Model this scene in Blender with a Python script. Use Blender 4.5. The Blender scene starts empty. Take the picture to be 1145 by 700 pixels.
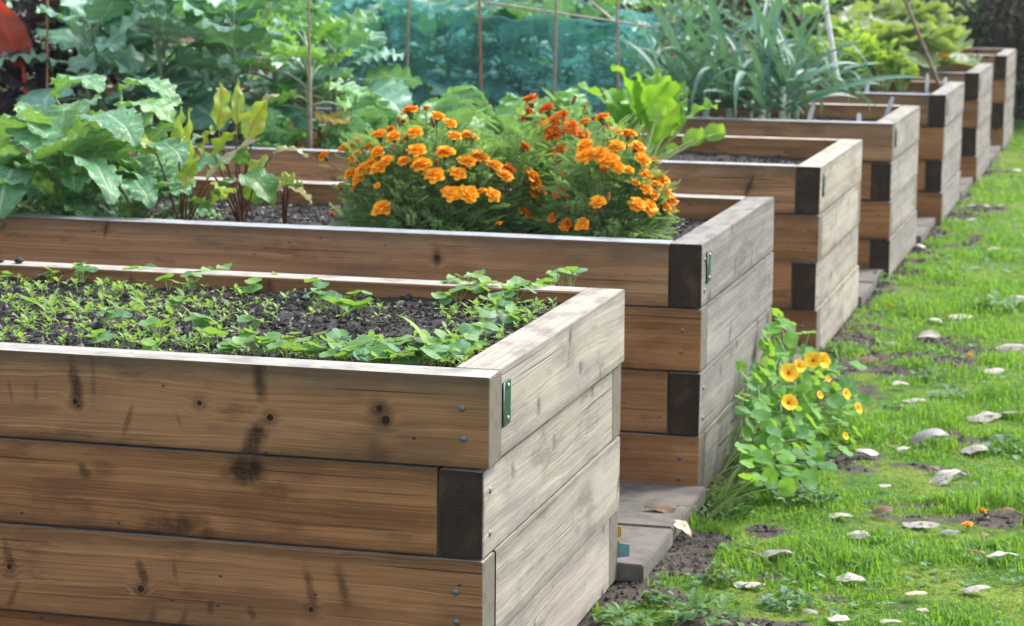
import bpy, bmesh, math, random
import numpy as np
from mathutils import Matrix, Vector
PI = math.pi
R = math.radians
rnd = random.Random(7)
rng = np.random.default_rng(7)
sc = bpy.context.scene
C = sc.collection

# ------------------------------------------------------------------ camera
F_PX = 2591.24
CAM = np.array([1.3208, -4.6073, 1.7043])
_p, _y, _r = R(9.0984), R(-15.2394), R(0.3939)
FW = np.array([math.sin(_y)*math.cos(_p), math.cos(_y)*math.cos(_p), -math.sin(_p)])
_rt = np.cross(FW, [0, 0, 1]); _rt /= np.linalg.norm(_rt); _up = np.cross(_rt, FW)
RT = _rt*math.cos(_r)+_up*math.sin(_r)
UP = _up*math.cos(_r)-_rt*math.sin(_r)


def at(px, py, x=None, y=None, z=None, d=None):
    """Point of the place that a photograph position (1145 x 700) shows, on a known plane."""
    v = FW + RT*(px-572.5)/F_PX + UP*(350-py)/F_PX
    if d is not None: t = d
    elif z is not None: t = (z-CAM[2])/v[2]
    elif y is not None: t = (y-CAM[1])/v[1]
    else: t = (x-CAM[0])/v[0]
    return CAM + v*t


def px_per_m(P):
    return F_PX/float((np.array(P)-CAM) @ FW)


cam = bpy.data.cameras.new('camera'); cam_o = bpy.data.objects.new('camera', cam); C.objects.link(cam_o)
cam.sensor_width = 36; cam.lens = F_PX/1145*36; cam.clip_end = 600; cam.clip_start = .05
M = Matrix.Identity(4)
for i in range(3):
    M[i][0], M[i][1], M[i][2], M[i][3] = RT[i], UP[i], -FW[i], CAM[i]
cam_o.matrix_world = M
cam.dof.use_dof = True; cam.dof.focus_distance = 4.95; cam.dof.aperture_fstop = 8.0
sc.camera = cam_o

# ------------------------------------------------------------------ object helpers


def tag(o, label=None, cat=None, group=None, kind=None):
    if label: o['label'] = label
    if cat: o['category'] = cat
    if group: o['group'] = group
    if kind: o['kind'] = kind
    return o


def thing(name, label, cat, loc=(0, 0, 0), rz=0, group=None):
    o = bpy.data.objects.new(name, None); C.objects.link(o)
    o.location = tuple(loc); o.rotation_euler = (0, 0, rz); o.empty_display_size = .05
    return tag(o, label, cat, group)


def copy_thing(root, loc=None, rz=None, scale=None, label=None):
    r = root.copy(); C.objects.link(r)
    if loc is not None: r.location = tuple(loc)
    if rz is not None: r.rotation_euler = (0, 0, rz)
    if scale is not None: r.scale = (scale,)*3
    if label: r['label'] = label
    for ch in list(root.children):
        c = ch.copy(); C.objects.link(c); c.parent = r
        for g in list(ch.children):
            d = g.copy(); C.objects.link(d); d.parent = c
    return r


class MB:
    """Collects vertices, tris and quads and links them as one mesh object."""
    def __init__(s): s.V = []; s.q = []; s.t = []; s.U = []; s.A = []; s.n = 0; s.qm = []; s.tm = []

    def add(s, V, quads=None, tris=None, uv=None, var=.5, mat=0):
        V = np.asarray(V, float); k = len(V)
        s.V.append(V)
        s.U.append(np.zeros((k, 2)) if uv is None else np.asarray(uv, float))
        s.A.append(np.broadcast_to(np.asarray(var, float), (k,)))
        if quads is not None and len(quads):
            s.q.append(np.asarray(quads, np.int64)+s.n); s.qm.append(np.full(len(quads), mat))
        if tris is not None and len(tris):
            s.t.append(np.asarray(tris, np.int64)+s.n); s.tm.append(np.full(len(tris), mat))
        s.n += k

    def mesh(s, name, mats, smooth=True):
        V = np.concatenate(s.V); U = np.concatenate(s.U); A = np.concatenate(s.A)
        Q = np.concatenate(s.q) if s.q else np.zeros((0, 4), np.int64)
        T = np.concatenate(s.t) if s.t else np.zeros((0, 3), np.int64)
        mi = np.concatenate([*(s.qm or []), *(s.tm or [])]) if (s.qm or s.tm) else np.zeros(0)
        li = np.concatenate([Q.ravel(), T.ravel()])
        st = np.concatenate([np.arange(len(Q))*4, len(Q)*4+np.arange(len(T))*3])
        me = bpy.data.meshes.new(name)
        me.vertices.add(len(V)); me.vertices.foreach_set('co', V.astype(np.float32).ravel())
        me.loops.add(len(li)); me.loops.foreach_set('vertex_index', li.astype(np.int32))
        me.polygons.add(len(st)); me.polygons.foreach_set('loop_start', st.astype(np.int32))
        me.polygons.foreach_set('material_index', mi.astype(np.int32))
        me.polygons.foreach_set('use_smooth', np.full(len(st), smooth))
        me.update(calc_edges=True)
        uvl = me.uv_layers.new(name='UVMap'); uvl.data.foreach_set('uv', U[li].astype(np.float32).ravel())
        a = me.attributes.new('var', 'FLOAT', 'POINT'); a.data.foreach_set('value', A.astype(np.float32))
        for m in (mats if isinstance(mats, (list, tuple)) else [mats]): me.materials.append(m)
        me.validate()
        return me

    def build(s, name, mats, parent=None, smooth=True, loc=(0, 0, 0)):
        o = bpy.data.objects.new(name, s.mesh(name, mats, smooth)); C.objects.link(o)
        o.location = tuple(loc)
        if parent: o.parent = parent
        return o


def place_mat(pos, az, el, roll=0, s=1.0):
    """Local +Y (leaf length) turned to azimuth az (0 = +Y world, clockwise to +X) and elevation el."""
    f = np.array([math.sin(az)*math.cos(el), math.cos(az)*math.cos(el), math.sin(el)])
    r = np.array([math.cos(az), -math.sin(az), 0.0]); u = np.cross(r, f)
    r2 = r*math.cos(roll)+u*math.sin(roll); u2 = u*math.cos(roll)-r*math.sin(roll)
    A = np.stack([r2, f, u2], 1)*s
    return lambda V: V @ A.T + np.asarray(pos)


def tube(mb, pts, rad, sides=6, var=.5, mat=0):
    pts = np.asarray(pts, float); n = len(pts)
    rad = np.broadcast_to(np.asarray(rad, float), (n,))
    tg = np.gradient(pts, axis=0); tg /= np.linalg.norm(tg, axis=1)[:, None]+1e-9
    ref = np.array([0, 0, 1.0]) if abs(tg[0][2]) < .9 else np.array([1.0, 0, 0])
    V = []; UV = []
    for i in range(n):
        a = np.cross(tg[i], ref); a /= np.linalg.norm(a)+1e-9; b = np.cross(tg[i], a)
        for k in range(sides):
            th = 2*PI*k/sides
            V.append(pts[i]+rad[i]*(a*math.cos(th)+b*math.sin(th))); UV.append((k/sides, i/(n-1)))
    q = [(i*sides+k, i*sides+(k+1) % sides, (i+1)*sides+(k+1) % sides, (i+1)*sides+k) for i in range(n-1) for k in range(sides)]
    V += [pts[0], pts[-1]]; UV += [(0, 0), (0, 1)]
    t = [(n*sides, (k+1) % sides, k) for k in range(sides)]+[(n*sides+1, (n-1)*sides+k, (n-1)*sides+(k+1) % sides) for k in range(sides)]
    mb.add(V, q, t, UV, var, mat)


def arc(a, b, sag=0.0, n=6, side=(0, 0, 1)):
    a = np.array(a, float); b = np.array(b, float); t = np.linspace(0, 1, n)[:, None]
    return a*(1-t)+b*t+np.array(side)*sag*4*t*(1-t)


def leaf(L, W, prof, nt=9, ns=6, bend=.8, bend0=0., fold=.2, wave=.0, wf=3., lob=0., lf=5., seed=0, twist=0., teeth=0.):
    rr = random.Random(seed)
    t = np.linspace(0, 1, nt+1); s = np.linspace(-1, 1, ns+1)
    w = np.array([prof(x) for x in t])*W/2
    a = bend0 - bend*t**1.4
    dl = L/nt
    cy = np.concatenate([[0], np.cumsum(np.cos(a[:-1])*dl)]); cz = np.concatenate([[0], np.cumsum(np.sin(a[:-1])*dl)])
    ph = rr.random()*6.28; ph2 = rr.random()*6.28
    T, S = np.meshgrid(t, s, indexing='ij')
    Wd = w[:, None]*np.ones_like(S)
    if lob: Wd = Wd*(1+lob*np.sin(lf*2*PI*T+ph+np.where(S > 0, 1.7, 0))*np.abs(S))
    if teeth: Wd = Wd*(1+teeth*(2*((T*13+np.where(S > 0, .4, 0)) % 1)-1)*(np.abs(S) > .95))
    hgt = np.abs(S)*Wd*fold+wave*(np.abs(S)**1.5)*np.sin(wf*2*PI*T+ph2+np.where(S > 0, 2.1, 0))+wave*.35*np.sin(wf*3.1*T+S*3+ph)
    X = S*Wd; Y = cy[:, None]-np.sin(a)[:, None]*hgt; Z = cz[:, None]+np.cos(a)[:, None]*hgt
    if twist:
        th = twist*T; Zc = cz[:, None]; X, Z = X*np.cos(th)-(Z-Zc)*np.sin(th), Zc+X*np.sin(th)+(Z-Zc)*np.cos(th)
    V = np.stack([X, Y, Z], -1).reshape(-1, 3)
    q = [(i*(ns+1)+j, i*(ns+1)+j+1, (i+1)*(ns+1)+j+1, (i+1)*(ns+1)+j) for i in range(nt) for j in range(ns)]
    UV = np.stack([S*.5+.5, T], -1).reshape(-1, 2)
    return V, np.array(q), UV


def tip_of(V, nt, ns): return V[nt*(ns+1)+ns//2]


P_OVATE = lambda t: max(.03, math.sin(PI*min(1, t**.75))**.8)
P_LANCE = lambda t: max(.02, math.sin(PI*t**.9))
P_LYRE = lambda t: max(.12, (.25+.2*math.sin(9*t))*(1-t)**2+1.05*abs(math.sin(PI*min(1, max(0, (t-.2)/.8))**.8))**.55) if t < .995 else .18
P_BROAD = lambda t: max(.12, abs(math.sin(PI*min(.985, .03+t**.8)))**.5)
P_STRAP = lambda t: max(.03, (1-.25*t)*(1-t**7))
P_ROUND = lambda t: max(.06, math.sqrt(max(0, 1-(2*t-1)**2)))
P_SPAT = lambda t: max(.12, math.sin(PI*min(1, t**1.5)))


def disc_leaf(rad, n=14, rings=3, cone=.15, wavy=.06, seed=0):
    rr = random.Random(seed); p1, p2 = rr.random()*6.28, rr.random()*6.28
    V = [(0, 0, 0)]; U = [(.5, .5)]
    for j in range(1, rings+1):
        f = j/rings
        for k in range(n):
            th = 2*PI*k/n
            r = rad*f*(1+.06*math.sin(5*th+p1)*f+.05*math.sin(2*th+p2))
            V.append((r*math.cos(th), r*math.sin(th), rad*(cone*f*f+wavy*f*f*math.sin(3*th+p2)+wavy*.7*f*f*math.sin(5*th+p1))))
            U.append((.5+.5*f*math.cos(th), .5+.5*f*math.sin(th)))
    t = [(0, 1+k, 1+(k+1) % n) for k in range(n)]
    q = [(1+(j-1)*n+k, 1+j*n+k, 1+j*n+(k+1) % n, 1+(j-1)*n+(k+1) % n) for j in range(1, rings) for k in range(n)]
    return np.array(V), np.array(q), np.array(t), np.array(U)


def vnoise(x, y, seed=0):
    """Smooth value noise in numpy, 0..1."""
    r = np.random.default_rng(seed); G = r.random((64, 64))
    xi = np.floor(x).astype(int); yi = np.floor(y).astype(int); fx = x-xi; fy = y-yi
    fx = fx*fx*(3-2*fx); fy = fy*fy*(3-2*fy); g = lambda a, b: G[a % 64, b % 64]
    return (g(xi, yi)*(1-fx)+g(xi+1, yi)*fx)*(1-fy)+(g(xi, yi+1)*(1-fx)+g(xi+1, yi+1)*fx)*fy


def fbm(x, y, seed=0, o=4):
    s = 0; a = .5; t = 0
    for k in range(o):
        s = s+a*vnoise(x*2**k, y*2**k, seed+k); t += a; a *= .5
    return s/t


# ------------------------------------------------------------------ material helpers
class S:
    """A socket with arithmetic: every operation adds a Math node."""
    def __init__(s, nt, sock): s.nt = nt; s.k = sock

    def _m(s, op, *a, clamp=False):
        n = s.nt.nodes.new('ShaderNodeMath'); n.operation = op; n.use_clamp = clamp
        for i, v in enumerate((s,)+a):
            if isinstance(v, S): s.nt.links.new(v.k, n.inputs[i])
            else: n.inputs[i].default_value = v
        return S(s.nt, n.outputs[0])

    def __add__(s, o): return s._m('ADD', o)
    def __radd__(s, o): return s._m('ADD', o)
    def __sub__(s, o): return s._m('SUBTRACT', o)
    def __rsub__(s, o): return (s*-1)+o
    def __mul__(s, o): return s._m('MULTIPLY', o)
    def __rmul__(s, o): return s._m('MULTIPLY', o)
    def __truediv__(s, o): return s._m('DIVIDE', o)
    def abs(s): return s._m('ABSOLUTE')
    def sin(s): return s._m('SINE')
    def sqrt(s): return s._m('SQRT')
    def pow(s, p): return s._m('POWER', p)
    def min(s, o): return s._m('MINIMUM', o)
    def max(s, o): return s._m('MAXIMUM', o)
    def lt(s, o): return s._m('LESS_THAN', o)
    def clamp(s): return s._m('ADD', 0., clamp=True)

    def ss(s, a, b, lo=0., hi=1.):
        n = s.nt.nodes.new('ShaderNodeMapRange'); n.interpolation_type = 'SMOOTHSTEP'
        s.nt.links.new(s.k, n.inputs[0])
        for i, v in enumerate((a, b, lo, hi)): n.inputs[i+1].default_value = v
        return S(s.nt, n.outputs[0])


class Mat:
    def __init__(s, name):
        s.m = bpy.data.materials.new(name); s.m.use_nodes = True; s.nt = s.m.node_tree
        s.nt.nodes.clear(); s.out = s.nt.nodes.new('ShaderNodeOutputMaterial')

    def node(s, t, **kw):
        n = s.nt.nodes.new(t)
        for k, v in kw.items(): setattr(n, k, v)
        return n

    def link(s, a, b): s.nt.links.new(a.k if isinstance(a, S) else a, b)
    def sk(s, x): return S(s.nt, x)

    def val(s, v):
        n = s.node('ShaderNodeValue'); n.outputs[0].default_value = v; return s.sk(n.outputs[0])

    def coord(s, which='Object'):
        n = s.node('ShaderNodeTexCoord'); x = s.node('ShaderNodeSeparateXYZ'); s.link(n.outputs[which], x.inputs[0])
        return [s.sk(o) for o in x.outputs]

    def vec(s, x, y, z=0.):
        n = s.node('ShaderNodeCombineXYZ')
        for i, v in enumerate((x, y, z)):
            if isinstance(v, S): s.link(v, n.inputs[i])
            else: n.inputs[i].default_value = v
        return n.outputs[0]

    def noise(s, v, scale=1., detail=3., rough=.55, col=False, dist=0.):
        n = s.node('ShaderNodeTexNoise'); n.inputs['Scale'].default_value = scale; n.inputs['Detail'].default_value = detail
        n.inputs['Roughness'].default_value = rough; n.inputs['Distortion'].default_value = dist
        if v is not None: s.link(v, n.inputs['Vector'])
        return s.sk(n.outputs[0])

    def mix(s, f, a, b, mode='MIX'):
        n = s.node('ShaderNodeMix', data_type='RGBA', blend_type=mode)
        for i, v in ((0, f), (6, a), (7, b)):
            if isinstance(v, S): s.link(v, n.inputs[i])
            elif isinstance(v, (int, float)): n.inputs[i].default_value = v
            elif isinstance(v, (tuple, list)): n.inputs[i].default_value = (*v, 1) if len(v) == 3 else v
            else: s.link(v, n.inputs[i])
        return s.sk(n.outputs[2])

    def attr(s, name='var'):
        n = s.node('ShaderNodeAttribute', attribute_name=name); return s.sk(n.outputs['Fac'])

    def bump(s, h, strength=.3, dist=.01):
        n = s.node('ShaderNodeBump'); n.inputs['Strength'].default_value = strength; n.inputs['Distance'].default_value = dist
        s.link(h, n.inputs['Height']); return n.outputs[0]

    def principled(s, col, rough=.6, bump=None, metal=0., spec=.5):
        n = s.node('ShaderNodeBsdfPrincipled')
        if isinstance(col, (tuple, list)): n.inputs['Base Color'].default_value = (*col, 1)
        else: s.link(col, n.inputs['Base Color'])
        if isinstance(rough, S): s.link(rough, n.inputs['Roughness'])
        else: n.inputs['Roughness'].default_value = rough
        n.inputs['Metallic'].default_value = metal; n.inputs['Specular IOR Level'].default_value = spec
        if bump is not None: s.link(bump, n.inputs['Normal'])
        return n

    def finish(s, sh):
        s.link(sh, s.out.inputs[0]); return s.m


def wood(name, light, mid, dark, marks=None, top=(.40, .37, .31), streak=1., green=.0, kn_dark=(.030, .017, .011), dens=.5, rot=1.):
    """Sawn softwood: rings bent round knots, crisp knots, fibrous dark stains, pin knots, checks, weathered top.
    marks: (x, z, rx, rz, lean, strength) of stains in board metres; strength over 1 is a knot."""
    m = Mat(name)
    x, y, z = m.coord('Object')
    oi = m.node('ShaderNodeObjectInfo'); rn = m.sk(oi.outputs['Random'])
    xo = x+rn*37.; v = z+y*.8+(rn*11. if marks is None else 0.)
    n1 = m.noise(m.vec(xo*34., v*30.), 1., 4., .65)-.5          # ragged edges
    n0 = m.noise(m.vec(xo*9., v*11., 4.), 1., 3., .6)-.5
    fib = m.noise(m.vec(xo*26., v*150.), 1., 3., .6)            # fibres along the grain
    fibv = m.noise(m.vec(xo*90., v*14.), 1., 4., .7)            # streaks across it
    stain = m.val(0.); core = m.val(0.); r = m.val(9.); dx = m.val(9.); dv = m.val(9.)
    if marks is None:
        vo = m.node('ShaderNodeTexVoronoi', voronoi_dimensions='2D'); vo.inputs['Scale'].default_value = 1.
        m.link(m.vec(xo*2.6, v*7.), vo.inputs['Vector'])
        sp = m.node('ShaderNodeSeparateXYZ'); m.link(vo.outputs['Position'], sp.inputs[0])
        cs = m.node('ShaderNodeSeparateColor'); m.link(vo.outputs['Color'], cs.inputs[0])
        c1, c2, c3 = (m.sk(o) for o in cs.outputs[:3])
        dx, dv = xo-m.sk(sp.outputs[0])/2.6, v-m.sk(sp.outputs[1])/7.
        off = 1-c1.lt(dens)
        r = (dx*dx+dv*dv).sqrt()+off*.5
        sz = c2*c2*.011+.003
        core = (r+n1*.006)._m('DIVIDE', sz).ss(.8, 1.05, 1., 0.)
        ex = (dx-dv*(c3-.5)*1.2)/(c2*.014+.006); ez = dv/(c3*.05+.012)
        e = (ex*ex+ez*ez).sqrt()+n1*1.3+off*9.
        stain = e.ss(.35, 1.1, 1., 0.)*c3.ss(.1, .9, .25, .95)
    else:
        for kx, kz, rx, rz, lean, s_ in marks:
            ddv = v-kz; ddx = x-kx-ddv*lean
            ex = ddx/rx; ez = ddv/rz
            e = (ex*ex+ez*ez).sqrt()
            if s_ > 1:
                core = core.max((e+n1*.5).ss(.75, 1.05, 1., 0.))
                rr = (ddx*ddx+ddv*ddv).sqrt(); c = rr.lt(r)
                dx = dx*(1-c)+ddx*c; dv = dv*(1-c)+ddv*c; r = r.min(rr)
            else:
                stain = stain.max((e+n1*.9+n0*1.3).ss(.25, 1.05, 1., 0.)*s_)
    wob = m.noise(m.vec(xo*1.3, v*9.), 1., 3.)
    wob2 = m.noise(m.vec(xo*7., v*30.), 1., 2.)
    g = r.ss(.004, .042, 1., 0.)
    vv = v+(wob-.5)*.06+(wob2-.5)*.006
    vr = vv*(1-g)+(r*.8+v-dv)*g
    ring = m.noise(m.vec(xo*.35, vr*150.), 1., 2., .5)
    broad = m.noise(m.vec(xo*.6, vr*28.), 1., 2., .5)
    fine = m.noise(m.vec(xo*8., v*420.), 1., 2.)
    col = m.mix(broad.ss(.3, .7), mid, light)
    col = m.mix(ring.ss(.48, .68)*.38, col, dark)
    lr = m.noise(m.vec(xo*.25, vr*330.), 1., 1., .5)
    col = m.mix(lr.ss(.5, .66)*.4, col, dark)
    col = m.mix(fine.ss(.48, .7)*.45, col, dark)
    big = m.noise(m.vec(xo*1.1+7., v*4.), 1., 3.)
    col = m.mix(big.ss(.45, .7)*.45, col, tuple(c*1.25 for c in light))
    hue = m.noise(m.vec(xo*1.7+2., v*8.), 1., 3., .6)
    col = m.mix(hue.ss(.5, .68)*.5, col, (mid[0]*.72, mid[1]*.78, mid[2]*1.0))
    thin = m.noise(m.vec(xo*.5, vv*240.), 1., 1., .5)
    col = m.mix(thin.ss(.58, .68)*.45, col, tuple(c*1.35 for c in light))
    if green:      # grey-green weathering along the upper edge
        gz = z+(m.noise(m.vec(xo*3., v*3.), 1., 3.)-.5)*.14
        col = m.mix(gz.ss(.02, .1)*green, col, (.125, .108, .066))
    st = m.noise(m.vec(xo*3.+3., v*9.), 1., 5., .68)
    col = m.mix(st.ss(.54, .66)*fib.ss(.25, .6, .35, 1.)*.5*streak, col, tuple(c*.6 for c in dark))
    dirt = (z.abs()+(m.noise(m.vec(xo*5., v*20., 1.), 1., 4., .65)-.5)*.07).ss(.062, .105)
    col = m.mix(dirt*.55*streak, col, tuple(c*.55 for c in dark))
    mott = m.noise(m.vec(xo*2.2+5., v*5.), 1., 5., .62)
    col = m.mix(mott.ss(.50, .68)*.5*streak, col, (mid[0]*.42, mid[1]*.46, mid[2]*.6))
    col = m.mix(stain*fib.ss(.3, .6, .7, 1.)*fibv.ss(.3, .6, .72, 1.)*1.*streak, col, tuple(c*.34 for c in dark))
    col = m.mix(r.ss(.004, .03, 1., 0.)*.4, col, tuple(c*.8 for c in dark))
    col = m.mix((r+n1*.012).ss(.010, .013)*(r+n1*.012).ss(.0135, .018, 1., 0.)*fib.ss(.3, .6)*.3, col, kn_dark)
    col = m.mix(core*rot, col, kn_dark)
    vo2 = m.node('ShaderNodeTexVoronoi', voronoi_dimensions='2D'); vo2.inputs['Scale'].default_value = 1.
    m.link(m.vec(xo*9., v*14.), vo2.inputs['Vector'])
    c2s = m.node('ShaderNodeSeparateColor'); m.link(vo2.outputs['Color'], c2s.inputs[0])
    pin = m.sk(vo2.outputs['Distance']).ss(.015, .06, 1., 0.)*m.sk(c2s.outputs[0]).lt(.2)
    col = m.mix(pin*.8, col, kn_dark)
    ck = m.noise(m.vec(xo*1.1, v*95.), 1., 1.)
    col = m.mix(ck.ss(.69, .74)*.7, col, kn_dark)
    ge = m.node('ShaderNodeNewGeometry'); sn = m.node('ShaderNodeSeparateXYZ'); m.link(ge.outputs['True Normal'], sn.inputs[0])
    up = m.sk(sn.outputs[2]).ss(.90, .985)
    tn = m.noise(m.vec(xo*9., y*14., z), 1., 4., .6)
    tcol = m.mix(tn.ss(.42, .68), top, tuple(c*.62 for c in top))
    tcol = m.mix(m.noise(m.vec(xo*1.5, y*110.), 1., 2.).ss(.5, .75)*.45, tcol, (.12, .11, .075))
    tcol = m.mix(m.noise(m.vec(xo*60., y*60., 3.), 1., 2.).ss(.60, .72)*.5, tcol, (.10, .10, .06))
    col = m.mix(up, col, tcol)
    col = m.mix(1., col, oi.outputs['Color'], 'MULTIPLY')
    hgt = ring*.35+fine*.25-pin*.4-core*.5-ck.ss(.69, .74)*1.3+m.noise(m.vec(xo*40., v*90.), 1., 3.)*.3
    return m.finish(m.principled(col, .8, m.bump(hgt, .5, .0035), spec=.2).outputs[0])


def end_grain(name, base, ring_col, patch=None):
    m = Mat(name); x, y, z = m.coord('Object')
    oi = m.node('ShaderNodeObjectInfo'); rn = m.sk(oi.outputs['Random'])
    yy, zz = y+(rn-.5)*.1, z+.06
    r = (yy*yy+zz*zz).sqrt()+m.noise(m.vec(y*9., z*9.), 1., 2.)*.01
    col = m.mix((r*900.).sin().ss(-.2, .9)*.6, base, ring_col)
    col = m.mix(m.noise(m.vec(y*30., z*30.), 1., 4.).ss(.45, .7)*.6, col, tuple(c*.5 for c in base))
    if patch: col = m.mix(m.noise(m.vec(y*14.+rn*9., z*11.), 1., 4., .65).ss(.5, .72)*.7, col, patch)
    return m.finish(m.principled(col, .85, m.bump(m.noise(m.vec(y*200., z*200.), 1., 3.), .35, .003), spec=.2).outputs[0])


def leaf_mat(name, a, b, vein, rough=.4, trans=.35, tcol=None, nv=9., spot=None, under=None, spec=.5, bumpy=.4, vein_w=.05, peltate=False, vs=.6, wet=0., straw=None):
    m = Mat(name)
    u, v, _ = m.coord('UV'); var = m.attr()
    col = m.mix(var, a, b)
    if straw: col = m.mix(var._m('GREATER_THAN', .97), col, straw)
    ox, oy, oz = m.coord('Object')
    nz = m.noise(m.vec(ox, oy, oz), 45., 3.)
    col = m.mix(nz.ss(.4, .75)*.5, col, tuple(c*.55 for c in a))
    du = (u-.5)
    if peltate:
        at2 = du._m('ARCTAN2', v-.5); rad = (du*du+(v-.5)*(v-.5)).sqrt()
        vm = (at2*4.5).sin().abs().ss(.0, .16, 1., 0.)*rad.ss(.02, .5, 1., .25)
        vm = vm.max(rad.ss(.02, .05, 1., 0.))
    else:
        mid = du.abs().ss(vein_w*.25, vein_w, 1., 0.)
        side = ((v-du.abs()*.9)*nv*PI).sin().abs().ss(.0, .16, 1., 0.)*du.abs().ss(.1, .48, .7, .2)
        vm = mid.max(side)
    col = m.mix(vm*vs, col, vein)
    if spot:
        sc_, thr, scol = spot
        col = m.mix(m.noise(m.vec(u*1., v*1.6, var*9.), sc_, 3.).ss(thr, thr+.1), col, scol)
    if under:
        g = m.node('ShaderNodeNewGeometry'); col = m.mix(m.sk(g.outputs['Backfacing'])*.7, col, under)
    bp = m.bump(nz*.6-vm*.6+m.noise(m.vec(u*15., v*24., var*5.), 1., 2.)*.9+(m.noise(m.vec(ox, oy, oz), 330., 2.).ss(.56, .7)*wet if wet else 0.), bumpy, .004)
    if wet: rough = m.noise(m.vec(ox, oy, oz), 38., 3.).ss(.35, .65, .14, .42)
    p = m.principled(col, rough, bp, spec=spec)
    tr = m.node('ShaderNodeBsdfTranslucent')
    tc = m.mix(.75, col, tcol or (.25, .42, .04))
    m.link(tc, tr.inputs[0])
    mx = m.node('ShaderNodeMixShader'); mx.inputs[0].default_value = trans
    m.link(p.outputs[0], mx.inputs[1]); m.link(tr.outputs[0], mx.inputs[2])
    return m.finish(mx.outputs[0])


def plain(name, col, rough=.6, metal=0., var=.25, scale=30., col2=None, bump=.15, spec=.4):
    m = Mat(name); x, y, z = m.coord('Object')
    n = m.noise(m.vec(x, y, z), scale, 4.)
    c = m.mix(n.ss(.35, .7), col, col2 or tuple(k*(1-var) for k in col))
    return m.finish(m.principled(c, rough, m.bump(n, bump, .004), metal, spec).outputs[0])


def stem_mat(name, a, b, rough=.5):
    m = Mat(name); c = m.mix(m.attr(), a, b)
    ox, oy, oz = m.coord('Object'); c = m.mix(m.noise(m.vec(ox, oy, oz), 60., 2.).ss(.4, .7)*.35, c, tuple(k*.5 for k in a))
    return m.finish(m.principled(c, rough, spec=.3).outputs[0])


def petal_mat(name, a, b, base, trans=.14):
    m = Mat(name); u, v, _ = m.coord('UV'); c = m.mix(m.attr(), a, b)
    c = m.mix(v.ss(0., .9, 1., 0.)*.9, c, base)
    p = m.principled(c, .6, spec=.2); t = m.node('ShaderNodeBsdfTranslucent'); m.link(c, t.inputs[0])
    mx = m.node('ShaderNodeMixShader'); mx.inputs[0].default_value = trans
    m.link(p.outputs[0], mx.inputs[1]); m.link(t.outputs[0], mx.inputs[2]); return m.finish(mx.outputs[0])


def soil_mat(name, a, b, fleck=(.22, .2, .17)):
    m = Mat(name); x, y, z = m.coord('Object'); v = m.vec(x, y, z)
    n = m.noise(v, 30., 6., .65); c = m.mix(n.ss(.35, .7), a, b)
    c = m.mix(m.attr()._m('GREATER_THAN', .90), c, fleck)
    c = m.mix(m.noise(v, 190., 2.).ss(.66, .72)*.6, c, fleck)
    return m.finish(m.principled(c, .8, m.bump(m.noise(v, 120., 5., .7), .9, .008), spec=.3).outputs[0])


SOIL = soil_mat('dark_compost', (.020, .017, .016), (.052, .045, .042), (.30, .28, .25))
MUD = soil_mat('bare_earth', (.035, .029, .024), (.115, .095, .078))

# ------------------------------------------------------------------ beds: measured layout
BX = [0, .038, .039, .079, .134, .157, .183]
BY = [0, 2.296, 4.897, 7.348, 9.799, 12.378, 15.177]
BW = [1.338, 1.41, 1.443, 1.435, 1.453, 1.49, 1.41]
BLS = [4.8, 4.8, 5.4, 6.2, 7.2, 8.0, 8.6]
TH = .1
SOILZ = [.752, .715, .705, .715, .72, .72, .72]
FRONT = ['TFTF', 'FTFT', 'FTFT', 'TFTF', 'FTFT', 'FTFT', 'FTFT']
BACK = ['FTFT', 'FFTF', 'FTFF', 'FFTF', 'FFFT', 'FTFF', 'FFFF']

# stains and knots of the nearest bed's three upper boards: photograph position, half sizes in pixels, lean, strength (2 = knot)
KN = {0: [(84, 424, 8, 30, .15, .9), (84, 449, 4, 4, 0, 2), (104, 425, 4, 26, 0, .4), (144, 466, 4, 15, -.3, .6), (223, 451, 4, 4, 0, 2), (290, 427, 9, 24, .1, .85), (302, 467, 5, 5, 0, 2), (284, 492, 13, 24, -.35, 1.), (424, 457, 5, 5, 0, 2), (431, 470, 6, 7, 0, 2), (427, 464, 17, 22, 0, .6), (424, 510, 15, 18, .2, .5), (12, 440, 3, 16, .2, .4), (40, 436, 3, 12, 0, .4), (200, 470, 3, 10, .4, .35)],
      1: [(276, 528, 27, 17, 0, 1.), (284, 522, 7, 6, 0, 2), (300, 548, 30, 12, .9, .55), (196, 588, 42, 15, -.6, .9), (232, 596, 16, 8, 0, .7), (94, 528, 7, 9, .3, .75), (118, 524, 16, 9, .5, .4), (60, 560, 30, 6, 0, .3), (320, 590, 22, 10, 0, .35), (440, 600, 20, 8, 0, .3)],
      2: [(10, 620, 5, 20, .2, .6), (11, 633, 4, 4, 0, 2), (160, 640, 6, 14, .3, .85), (158, 658, 5, 5, 0, 2), (196, 638, 4, 12, .1, .5), (236, 678, 5, 8, 0, .7), (282, 684, 5, 9, .2, .7), (347, 655, 6, 24, .25, .7), (348, 681, 4, 4, 0, 2), (384, 655, 8, 26, .2, .75), (16, 664, 5, 18, -.4, .6), (170, 690, 5, 16, -.3, .5), (205, 694, 4, 14, -.3, .5), ]}


def brown(name, kn=None, green=.0, **k):
    return wood(name, (.43, .225, .098), (.305, .148, .060), (.105, .050, .022), kn, top=(.40, .375, .335), green=green, **k)


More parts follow.
